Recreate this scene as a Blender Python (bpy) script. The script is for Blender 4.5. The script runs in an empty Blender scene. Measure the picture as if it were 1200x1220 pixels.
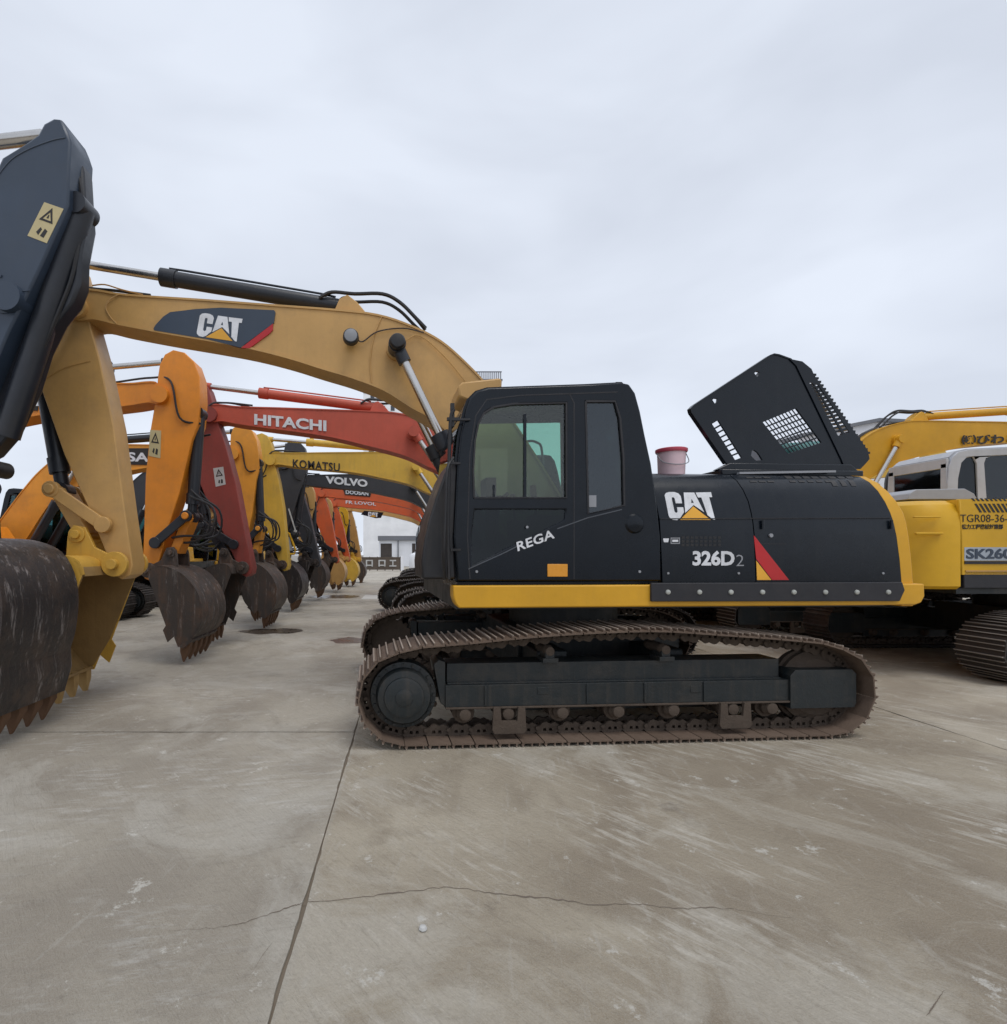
import bpy, math, random
from mathutils import Vector, Matrix, noise
from mathutils.geometry import tessellate_polygon
random.seed(7)
R = math.radians
scene = bpy.context.scene
col = scene.collection

# ------------------------------------------------------------------ camera
EYE = 1.67          # camera height
F = 635.0           # focal length in photograph pixels (photograph is 1200 wide)
CX, CY = 485.0, 660.0
cam_d = bpy.data.cameras.new('camera')
cam = bpy.data.objects.new('camera', cam_d)
col.objects.link(cam)
cam.location = (0, 0, EYE)
cam.rotation_euler = (R(90), 0, 0)
cam_d.sensor_fit = 'HORIZONTAL'
cam_d.sensor_width = 36
cam_d.lens = 36 * F / 1200
cam_d.shift_x = (600 - CX) / 1200
cam_d.shift_y = (CY - 610) / 1200
cam_d.clip_start = 0.05
cam_d.clip_end = 2000
scene.camera = cam

# ------------------------------------------------------------------ world and light
w = bpy.data.worlds.new('World'); scene.world = w; w.use_nodes = True
nt = w.node_tree; nt.nodes.clear()
N = nt.nodes.new; LK = nt.links.new
out = N('ShaderNodeOutputWorld'); mixs = N('ShaderNodeMixShader')
sky = N('ShaderNodeTexSky'); sky.sky_type = 'NISHITA'; sky.sun_disc = False
sky.sun_elevation = R(66); sky.sun_rotation = R(150)
b1 = N('ShaderNodeBackground'); b1.inputs[1].default_value = 0.1
LK(sky.outputs[0], b1.inputs[0])
tc = N('ShaderNodeTexCoord'); mp = N('ShaderNodeMapping'); mp.inputs['Scale'].default_value = (1.0, 1.0, 2.6)
LK(tc.outputs['Generated'], mp.inputs[0])
nz = N('ShaderNodeTexNoise'); nz.inputs['Scale'].default_value = 1.9; nz.inputs['Detail'].default_value = 4; nz.inputs['Roughness'].default_value = .48
nz.inputs['Distortion'].default_value = .35
LK(mp.outputs[0], nz.inputs[0])
cr = N('ShaderNodeValToRGB')
cr.color_ramp.elements[0].position = .36; cr.color_ramp.elements[0].color = (.705, .757, .86, 1)
cr.color_ramp.elements[1].position = .64; cr.color_ramp.elements[1].color = (.85, .91, 1.02, 1)
LK(nz.outputs[0], cr.inputs[0])
sep = N('ShaderNodeSeparateXYZ'); LK(tc.outputs['Generated'], sep.inputs[0])
mr = N('ShaderNodeMapRange'); mr.inputs[1].default_value = 0.0; mr.inputs[2].default_value = .75
mr.inputs[3].default_value = 1.03; mr.inputs[4].default_value = .97
LK(sep.outputs[2], mr.inputs[0])
vm = N('ShaderNodeVectorMath'); vm.operation = 'SCALE'
LK(cr.outputs[0], vm.inputs[0]); LK(mr.outputs[0], vm.inputs['Scale'])
b2 = N('ShaderNodeBackground'); b2.inputs[1].default_value = 1.0
LK(vm.outputs[0], b2.inputs[0])
mixs.inputs[0].default_value = .93
LK(b1.outputs[0], mixs.inputs[1]); LK(b2.outputs[0], mixs.inputs[2]); LK(mixs.outputs[0], out.inputs[0])

sun_d = bpy.data.lights.new('sun', 'SUN'); sun_d.energy = 1.35; sun_d.angle = R(28); sun_d.color = (1, .965, .92)
sun = bpy.data.objects.new('sun', sun_d); col.objects.link(sun)
sun.rotation_euler = (R(24), 0, R(35))
scene.view_settings.view_transform = 'Standard'; scene.view_settings.look = 'None'
scene.view_settings.gamma = 1; scene.view_settings.exposure = 0
scene.view_settings.use_curve_mapping = False
scene.cycles.max_bounces = 6; scene.cycles.transparent_max_bounces = 16

# ------------------------------------------------------------------ materials
def lin(r, g, b):
    f = lambda c: (c / 255 / 12.92) if c / 255 <= .04045 else ((c / 255 + .055) / 1.055) ** 2.4
    return (f(r), f(g), f(b), 1)
def mix_rgb(nt, fac, a, b, mode='MIX'):
    m = nt.nodes.new('ShaderNodeMix'); m.data_type = 'RGBA'; m.blend_type = mode
    for sock, v in ((m.inputs[0], fac), (m.inputs[6], a), (m.inputs[7], b)):
        if hasattr(v, 'is_linked') or isinstance(v, bpy.types.NodeSocket): nt.links.new(v, sock)
        else: sock.default_value = v
    return m.outputs[2]
def noise_n(nt, vec, scale, detail=5, rough=.55, lo=.4, hi=.6, dist=0):
    n = nt.nodes.new('ShaderNodeTexNoise'); n.inputs['Scale'].default_value = scale
    n.inputs['Detail'].default_value = detail; n.inputs['Roughness'].default_value = rough
    n.inputs['Distortion'].default_value = dist
    nt.links.new(vec, n.inputs['Vector'])
    m = nt.nodes.new('ShaderNodeMapRange'); m.inputs[1].default_value = lo; m.inputs[2].default_value = hi
    nt.links.new(n.outputs[0], m.inputs[0])
    return m.outputs[0]
def mapping(nt, vec, scale=(1, 1, 1), rot=(0, 0, 0), loc=(0, 0, 0)):
    m = nt.nodes.new('ShaderNodeMapping'); nt.links.new(vec, m.inputs[0])
    m.inputs['Scale'].default_value = scale; m.inputs['Rotation'].default_value = rot; m.inputs['Location'].default_value = loc
    return m.outputs[0]
def mul(nt, a, k):
    m = nt.nodes.new('ShaderNodeMath'); m.operation = 'MULTIPLY'; nt.links.new(a, m.inputs[0])
    if isinstance(k, bpy.types.NodeSocket): nt.links.new(k, m.inputs[1])
    else: m.inputs[1].default_value = k
    return m.outputs[0]
MATS = {}
def mat(name, c, rough=.5, metal=0., dirt=.3, dirt_c=(.16, .125, .09, 1), streak=.15, bump=.15, scale=1., spec=.5, wear=0., coat=0.):
    m = bpy.data.materials.new(name); m.use_nodes = True; nt = m.node_tree
    p = nt.nodes['Principled BSDF']
    tc = nt.nodes.new('ShaderNodeTexCoord').outputs['Object']
    if len(c) == 3: c = (*c, 1)
    big = noise_n(nt, tc, 1.3 * scale, 4, .6, .3, .75)
    base = mix_rgb(nt, big, (c[0] * .84, c[1] * .84, c[2] * .84, 1), (min(1, c[0] * 1.1), min(1, c[1] * 1.1), min(1, c[2] * 1.12), 1))
    if dirt > 0:
        d = noise_n(nt, tc, 3.1 * scale, 8, .72, .48, .78)
        base = mix_rgb(nt, mul(nt, d, dirt), base, dirt_c)
    if streak > 0:
        s = noise_n(nt, mapping(nt, tc, (9 * scale, 9 * scale, .7 * scale)), 1.6, 6, .7, .5, .8)
        base = mix_rgb(nt, mul(nt, s, streak), base, dirt_c)
    if wear > 0:
        s = noise_n(nt, mapping(nt, tc, (7 * scale, 7 * scale, .8 * scale), loc=(5, 2, 1)), 1.9, 8, .75, .56, .7)
        base = mix_rgb(nt, mul(nt, s, wear), base, (.42, .38, .36, 1))
    nt.links.new(base, p.inputs['Base Color'])
    rr = noise_n(nt, tc, 5 * scale, 6, .65, .25, .8)
    mm = nt.nodes.new('ShaderNodeMapRange'); nt.links.new(rr, mm.inputs[0])
    mm.inputs[3].default_value = max(.05, rough - .1); mm.inputs[4].default_value = min(1, rough + .18)
    nt.links.new(mm.outputs[0], p.inputs['Roughness'])
    p.inputs['Metallic'].default_value = metal
    p.inputs['Specular IOR Level'].default_value = spec
    if coat: p.inputs['Coat Weight'].default_value = coat; p.inputs['Coat Roughness'].default_value = .12
    if bump > 0:
        nn = noise_n(nt, tc, 22 * scale, 6, .7, 0, 1)
        b = nt.nodes.new('ShaderNodeBump'); b.inputs['Strength'].default_value = bump; b.inputs['Distance'].default_value = .01
        nt.links.new(nn, b.inputs['Height']); nt.links.new(b.outputs[0], p.inputs['Normal'])
    MATS[name] = m
    return m
KHAKI = mat('khaki_paint', (.56, .325, .105), .42, dirt=.3, streak=.12, dirt_c=(.2, .13, .07, 1))
YELLOW = mat('yellow_paint', (.66, .345, .022), .42, dirt=.16, streak=.08, dirt_c=(.3, .17, .05, 1), spec=.35)
KYELLOW = mat('deep_yellow_paint', (.64, .36, .016), .42, dirt=.1, streak=.06, dirt_c=(.3, .18, .05, 1), spec=.35)
WYELLOW = mat('worn_bucket_yellow', (.62, .355, .05), .5, dirt=.45, streak=.3, dirt_c=(.22, .13, .055, 1), bump=.3)
MYELLOW = mat('dusty_yellow_paint', (.68, .43, .055), .5, dirt=.3, streak=.2)
BLACK = mat('satin_black_paint', (.0035, .0068, .0120), .24, dirt=.14, dirt_c=(.026, .027, .028, 1), streak=.16, bump=.05, spec=.3, coat=.12)
CABBLK = mat('cab_black_paint', (.0035, .0068, .0120), .24, dirt=.1, dirt_c=(.02, .02, .02, 1), streak=.08, bump=.03, spec=.28, coat=.08)
RUBBER = mat('black_rubber', (.018, .018, .022), .6, dirt=.3, dirt_c=(.06, .05, .045, 1))
HOSE = mat('hose_rubber', (.012, .012, .014), .45, dirt=.1)
CYLB = mat('cylinder_black_paint', (.016, .019, .026), .35, dirt=.25, dirt_c=(.05, .045, .04, 1))
CHROME = mat('chrome_rod', (.62, .6, .57), .22, 1.0, dirt=.15, streak=0, bump=0)
FRAME = mat('track_frame_paint', (.010, .015, .017), .45, dirt=.75, dirt_c=(.055, .045, .035, 1), streak=.6, bump=.4)
SHOE = mat('rusty_track_shoe', (.195, .152, .115), .75, .1, dirt=.85, dirt_c=(.085, .055, .04, 1), streak=.2, bump=.7, scale=1.5)
SHOED = mat('dark_track_shoe', (.05, .042, .038), .7, .2, dirt=.8, dirt_c=(.13, .105, .085, 1), streak=.3, bump=.6, scale=1.5)
LINKM = mat('dirty_chain_link', (.085, .062, .045), .8, .1, dirt=.8, dirt_c=(.035, .026, .02, 1), bump=.8, scale=2)
RUST = mat('worn_rusty_steel', (.062, .050, .043), .6, .2, dirt=.85, dirt_c=(.15, .078, .042, 1), streak=.75, wear=.6, bump=.6)
DARKB = mat('worn_black_bucket_steel', (.034, .029, .028), .42, .3, dirt=.9, dirt_c=(.10, .066, .048, 1), streak=.7, wear=.8, bump=.7)
BUCKIN = mat('bucket_brown_steel', (.33, .205, .075), .6, .0, dirt=.7, dirt_c=(.16, .10, .045, 1), streak=.5, bump=.5)
YTOOTH = mat('painted_tooth_steel', (.45, .28, .10), .6, 0, dirt=.6, dirt_c=(.2, .11, .05, 1))
TOOTH = mat('rusty_tooth_steel', (.16, .085, .045), .7, .2, dirt=.6, dirt_c=(.06, .035, .02, 1), bump=.6)
ORANGE = mat('orange_paint', (.80, .27, .018), .42, dirt=.3, streak=.12, dirt_c=(.3, .12, .04, 1))
ORANGE2 = mat('light_orange_paint', (.80, .33, .03), .45, dirt=.35, streak=.15, dirt_c=(.3, .13, .05, 1))
REDD = mat('dull_red_paint', (.27, .048, .036), .55, dirt=.45, streak=.3, dirt_c=(.12, .05, .04, 1))
RED = mat('faded_red_paint', (.54, .092, .05), .5, dirt=.35, streak=.15, dirt_c=(.2, .06, .04, 1))
REDO = mat('red_orange_paint', (.66, .115, .03), .5, dirt=.3, streak=.12)
NAVY = mat('dark_blue_grey_paint', (.036, .054, .084), .4, dirt=.25, dirt_c=(.05, .055, .06, 1), streak=.2, bump=.05)
VGREY = mat('charcoal_grey_paint', (.035, .036, .042), .5, dirt=.35, dirt_c=(.06, .055, .05, 1))
CABG = mat('pale_grey_cab_paint', (.43, .44, .46), .4, dirt=.3, dirt_c=(.2, .19, .18, 1))
STRIPE = mat('grey_pinstripe', (.075, .085, .1), .5, dirt=.2, streak=0, bump=0)
LGREY = mat('light_grey_paint', (.30, .31, .33), .4, dirt=.25, dirt_c=(.16, .15, .14, 1))
WHITE = mat('white_lettering', (.74, .75, .77), .5, scale=3, dirt_c=(.25, .25, .25, 1), dirt=.4, streak=0, bump=0)
BLKLET = mat('black_lettering', (.02, .017, .015), .5, dirt=0, streak=0, bump=0)
REDDEC = mat('red_decal', (.50, .014, .018), .4, dirt=.1, streak=0, bump=0)
YELDEC = mat('yellow_decal', (.80, .40, .035), .4, dirt=.1, streak=0, bump=0)
CREAM = mat('cream_sticker', (.55, .46, .24), .5, dirt=.2, streak=0, bump=0)
WSTICK = mat('white_sticker', (.5, .5, .48), .5, dirt=.4, streak=0, bump=0)
SILVDEC = mat('silver_decal', (.42, .46, .5), .3, .6, dirt=.2, streak=0, bump=0)
AMBER = mat('amber_reflector', (.78, .33, .03), .25, dirt=.05, streak=0, bump=0)
SEATM = mat('seat_fabric', (.022, .022, .024), .8, dirt=.1)
PINK = mat('pink_plastic', (.80, .58, .61), .4, dirt=.15, streak=.1, bump=.02)
PINKLID = mat('red_plastic_lid', (.62, .085, .13), .4, dirt=.1, streak=0, bump=.02)
WALLF = mat('bright_white_facade', (.95, .95, .955), .8, dirt=.01, streak=0, scale=.2, bump=0)
WALLW = mat('white_render', (.80, .81, .83), .8, dirt=.06, streak=.2, scale=.2, dirt_c=(.4, .4, .4, 1))
WINM = mat('dark_window', (.055, .065, .08), .25, dirt=0, streak=0, bump=0)
DOORM = mat('brown_door', (.05, .04, .035), .6)
ROOFG = mat('grey_roof_sheet', (.17, .18, .20), .55, scale=.2)
TEAL = mat('teal_sheet', (.05, .22, .21), .5, scale=.2)
BRONZE = mat('brown_fence_board', (.10, .075, .056), .7)
BOLT = mat('pale_bolt', (.45, .46, .42), .4, .3, dirt=.3, streak=0, bump=0)
def shoe_mat(name, plate, tip, dark):
    m = mat(name, plate, .75, .05, dirt=.85, dirt_c=(*dark, 1), streak=0, bump=.7, scale=1.7)
    nt = m.node_tree; p = nt.nodes['Principled BSDF']; src = p.inputs['Base Color'].links[0].from_socket
    tc = nt.nodes.new('ShaderNodeTexCoord').outputs['Object']; sp = nt.nodes.new('ShaderNodeSeparateXYZ'); nt.links.new(tc, sp.inputs[0])
    mr = nt.nodes.new('ShaderNodeMapRange'); nt.links.new(sp.outputs[2], mr.inputs[0]); mr.inputs[1].default_value = -.016; mr.inputs[2].default_value = -.026
    b = mix_rgb(nt, mul(nt, mr.outputs[0], .9), src, (*tip, 1))
    oi = nt.nodes.new('ShaderNodeObjectInfo').outputs['Random']
    b = mix_rgb(nt, mul(nt, oi, .35), b, (*dark, 1)); nt.links.new(b, p.inputs['Base Color'])
    return m
SHOE1 = shoe_mat('worn_track_shoe', (.15, .105, .075), (.42, .35, .29), (.075, .045, .03))
SHOED1 = shoe_mat('dark_worn_track_shoe', (.05, .04, .034), (.30, .27, .24), (.03, .024, .02))
def glass(name, tint, refl=.12):
    m = bpy.data.materials.new(name); m.use_nodes = True; nt = m.node_tree; nt.nodes.clear()
    o = nt.nodes.new('ShaderNodeOutputMaterial'); mx = nt.nodes.new('ShaderNodeMixShader')
    t = nt.nodes.new('ShaderNodeBsdfTransparent'); t.inputs[0].default_value = (*tint, 1)
    g = nt.nodes.new('ShaderNodeBsdfGlossy'); g.inputs['Roughness'].default_value = .04; g.inputs[0].default_value = (.8, .85, .9, 1)
    fr = nt.nodes.new('ShaderNodeFresnel'); fr.inputs[0].default_value = 1.5
    ad = nt.nodes.new('ShaderNodeMath'); ad.inputs[1].default_value = refl - .04
    nt.links.new(fr.outputs[0], ad.inputs[0]); nt.links.new(ad.outputs[0], mx.inputs[0])
    nt.links.new(t.outputs[0], mx.inputs[1]); nt.links.new(g.outputs[0], mx.inputs[2]); nt.links.new(mx.outputs[0], o.inputs[0])
    return m
GLASS = glass('cab_glass', (.90, .88, .76), .055)
GLASSR = glass('reflective_side_glass', (.45, .50, .52), .07)
GLASSD = glass('dark_cab_glass', (.34, .38, .38), .035)
TGLASS = glass('tinted_far_glass', (.50, .78, .78), .04)

# ------------------------------------------------------------------ mesh helpers
class MB:
    def __init__(s): s.v = []; s.f = []; s.sm = []
    def add(s, vs, fs, smooth=False):
        o = len(s.v); s.v += [tuple(p) for p in vs]
        for f in fs: s.f.append(tuple(i + o for i in f)); s.sm.append(smooth)
        return s
    def box(s, a, b):
        x0, y0, z0 = [min(a[i], b[i]) for i in range(3)]; x1, y1, z1 = [max(a[i], b[i]) for i in range(3)]
        return s.add([(x0,y0,z0),(x1,y0,z0),(x1,y1,z0),(x0,y1,z0),(x0,y0,z1),(x1,y0,z1),(x1,y1,z1),(x0,y1,z1)],
                     [(0,3,2,1),(4,5,6,7),(0,1,5,4),(1,2,6,5),(2,3,7,6),(3,0,4,7)])
    def bar(s, p, q, wy, wt):   # bar between two (x,y,z) points, wy across, wt thick
        p, q = Vector(p), Vector(q); d = (q - p).normalized()
        up = Vector((0, 1, 0)) if abs(d.y) < .9 else Vector((1, 0, 0))
        n = d.cross(up).normalized(); u = n.cross(d).normalized()
        vs = [c + u * a * wy / 2 + n * b * wt / 2 for c in (p, q) for a, b in ((-1,-1),(1,-1),(1,1),(-1,1))]
        return s.add(vs, [(0,3,2,1),(4,5,6,7),(0,1,5,4),(1,2,6,5),(2,3,7,6),(3,0,4,7)])
    def cyl(s, p, q, r, r2=None, n=16, cap=True):
        p, q = Vector(p), Vector(q); r2 = r if r2 is None else r2
        d = (q - p).normalized(); up = Vector((0, 0, 1)) if abs(d.z) < .9 else Vector((1, 0, 0))
        a = d.cross(up).normalized(); b = d.cross(a)
        vs = [c + (a * math.cos(t) + b * math.sin(t)) * rr for c, rr in ((p, r), (q, r2)) for t in [2*math.pi*i/n for i in range(n)]]
        s.add(vs, [(i, (i+1) % n, n + (i+1) % n, n + i) for i in range(n)], True)
        if cap: s.add(vs, [tuple(range(n))[::-1], tuple(range(n, 2*n))])
        return s
    def tube(s, pts, r, n=7, k=5):
        P = [Vector(p) for p in pts]
        if k > 1 and len(P) > 2:
            Q = [2*P[0]-P[1]] + P + [2*P[-1]-P[-2]]; S = []
            for i in range(1, len(Q)-2):
                for j in range(k):
                    t = j / k; a, b, c, d = Q[i-1:i+3]
                    S.append(.5*((2*b) + (c-a)*t + (2*a-5*b+4*c-d)*t*t + (3*b-a-3*c+d)*t**3))
            S.append(P[-1]); P = S
        rings = []; ref = Vector((0, 1, 0))
        for i, p in enumerate(P):
            d = (P[min(i+1, len(P)-1)] - P[max(i-1, 0)]).normalized()
            if abs(d.dot(ref)) > .95: ref = Vector((1, 0, 0)) if abs(d.x) < .9 else Vector((0, 0, 1))
            a = d.cross(ref).normalized(); b = d.cross(a)
            rings += [p + (a*math.cos(t)+b*math.sin(t))*r for t in [2*math.pi*q/n for q in range(n)]]
        fs = [(i*n+q, i*n+(q+1) % n, (i+1)*n+(q+1) % n, (i+1)*n+q) for i in range(len(P)-1) for q in range(n)]
        s.add(rings, fs, True)
        return s.add(rings, [tuple(range(n))[::-1], tuple(range(len(rings)-n, len(rings)))])
    def prism(s, poly, y0, y1, holes=(), off1=None):   # polygon in (x,z), extruded along y
        loops = [list(poly)] + [list(h) for h in holes]
        tri = tessellate_polygon([[Vector((x, z, 0)) for x, z in l] for l in loops])
        flat = [p for l in loops for p in l]; n = len(flat)
        flat1 = flat if off1 is None else [(x + off1[0], z + off1[1]) for x, z in flat]
        vs = [(x, y0, z) for x, z in flat] + [(x, y1, z) for x, z in flat1]
        fs = [tuple(t) for t in tri] + [tuple(i + n for i in t[::-1]) for t in tri]
        o = 0
        for l in loops:
            m = len(l)
            fs += [(o+i, o+(i+1) % m, n+o+(i+1) % m, n+o+i) for i in range(m)]; o += m
        return s.add(vs, fs)
    def strip(s, path, y0, y1, th):    # plate following an (x,z) path, width y0..y1
        P = [Vector((x, 0, z)) for x, z in path]; vs = []
        for i, p in enumerate(P):
            d = (P[min(i+1, len(P)-1)] - P[max(i-1, 0)]).normalized(); n = Vector((-d.z, 0, d.x)) * th / 2
            for y in (y0, y1):
                for sg in (-1, 1): q = p + n*sg; vs.append((q.x, y, q.z))
        fs = []
        for i in range(len(P)-1):
            a, b = i*4, i*4+4
            fs += [(a, b, b+1, a+1), (a+2, a+3, b+3, b+2), (a, a+2, b+2, b), (a+1, b+1, b+3, a+3)]
        e = len(vs)-4
        return s.add(vs, fs + [(0, 1, 3, 2), (e, e+2, e+3, e+1)])
    def lathe(s, c, prof, n=24, axis='y'):   # prof: (r, h)
        vs = []
        for r, h in prof:
            for i in range(n):
                t = 2*math.pi*i/n
                vs.append((c[0]+r*math.cos(t), c[1]+h, c[2]+r*math.sin(t)) if axis == 'y' else (c[0]+r*math.cos(t), c[1]+r*math.sin(t), c[2]+h))
        m = len(prof)
        fs = [(j*n+i, j*n+(i+1) % n, (j+1)*n+(i+1) % n, (j+1)*n+i) for j in range(m-1) for i in range(n)]
        s.add(vs, fs, True); return s.add(vs, [tuple(range(n)), tuple(range((m-1)*n, m*n))[::-1]])
    def grid(s, rows, smooth=True):     # rows of equal length
        m = len(rows[0]); vs = [p for r in rows for p in r]
        return s.add(vs, [(j*m+i, j*m+i+1, (j+1)*m+i+1, (j+1)*m+i) for j in range(len(rows)-1) for i in range(m-1)], smooth)
    def mesh(s, name):
        me = bpy.data.meshes.new(name); me.from_pydata(s.v, [], s.f)
        import bmesh
        bm = bmesh.new(); bm.from_mesh(me)
        bmesh.ops.remove_doubles(bm, verts=bm.verts, dist=1e-5)
        bmesh.ops.dissolve_degenerate(bm, edges=bm.edges, dist=1e-6)
        bmesh.ops.recalc_face_normals(bm, faces=bm.faces)
        bm.to_mesh(me); bm.free()
        me.polygons.foreach_set('use_smooth', [True]*len(me.polygons))
        me.set_sharp_from_angle(angle=R(32))
        return me
CACHE = {}
def put(name, src, m, parent=None, loc=None, rot=None, bev=0, key=None, label=None, kind=None):
    """link a mesh as one object; src is an MB, a mesh or a function making an MB (cached by key)"""
    if key and key in CACHE: me = CACHE[key]
    else:
        if callable(src): src = src()
        me = src.mesh(name) if isinstance(src, MB) else src
        if key: CACHE[key] = me
    o = bpy.data.objects.new(name, me); col.objects.link(o)
    if not me.materials: me.materials.append(m)
    if me.materials[0] != m: o.material_slots[0].link = 'OBJECT'; o.material_slots[0].material = m
    if parent: o.parent = parent
    if loc: o.location = loc
    if rot: o.rotation_euler = rot
    if bev:
        b = o.modifiers.new('bevel', 'BEVEL'); b.width = bev; b.segments = 2; b.limit_method = 'ANGLE'; b.angle_limit = R(40)
    if label: o['label'] = label
    if kind: o['kind'] = kind
    return o
def thing(name, label, cat, loc, rot=0, group=None):
    o = bpy.data.objects.new(name, None); col.objects.link(o); o.location = loc; o.rotation_euler = (0, 0, rot)
    o.empty_display_size = .3; o['label'] = label; o['category'] = cat
    if group: o['group'] = group
    return o
def tag(o, label, cat, group=None, kind=None):
    if label: o['label'] = label
    if cat: o['category'] = cat
    if group: o['group'] = group
    if kind: o['kind'] = kind
    return o
def text_mb(s, fn, bold=0.0, th=.003, shear=0, spacing=1.0):
    """text laid in the unit box 0..1 x 0..1, mapped by fn(tx, ty, depth) -> local point"""
    c = bpy.data.curves.new('lettering', 'FONT'); c.body = s; c.size = 1; c.offset = bold; c.resolution_u = 3
    c.space_character = spacing; c.shear = shear
    o = bpy.data.objects.new('lettering', c); me = bpy.data.meshes.new_from_object(o)
    xs = [v.co.x for v in me.vertices]; ys = [v.co.y for v in me.vertices]
    x0, x1, y0, y1 = min(xs), max(xs), min(ys), max(ys)
    mb = MB(); vs = [((v.co.x-x0)/(x1-x0), (v.co.y-y0)/(y1-y0)) for v in me.vertices]
    fs = [tuple(p.vertices) for p in me.polygons]
    mb.add([fn(a, b, -th) for a, b in vs], fs)
    # side walls of the raised letters
    cnt = {}
    for f in fs:
        for i in range(len(f)):
            e = (f[i], f[(i+1) % len(f)]); cnt[tuple(sorted(e))] = cnt.get(tuple(sorted(e)), 0) + 1
    be = [e for e, k in cnt.items() if k == 1]; base = len(mb.v)
    mb.v += [fn(a, b, 0) for a, b in vs]
    for a, b in be: mb.f.append((a, b, base+b, base+a)); mb.sm.append(False)
    bpy.data.objects.remove(o); bpy.data.curves.remove(c); bpy.data.meshes.remove(me)
    return mb

# ------------------------------------------------------------------ frames: photograph -> place
TH = R(4.0); UC = 1.97; VC = 1.7
A = Vector((math.cos(TH), math.sin(TH))); NN = Vector((-math.sin(TH), math.cos(TH))); O0 = Vector((0, 4.53))
def P(px, py, v):
    """point of the main machine's plane v (metres behind its near track face) -> its local (x, z)"""
    r = Vector(((px - CX) / F, 1)); t = (O0.dot(NN) + v) / r.dot(NN); q = r * t
    return ((q - O0).dot(A) - UC, EYE - (py - CY) / F * t)
def PL(pts, v): return [P(a, b, v) for a, b in pts]
def P3(px, py, v): x, z = P(px, py, v); return (x, v - VC, z)
def W(px, py, D): return ((px - CX) / F * D, EYE - (py - CY) / F * D)

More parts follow.
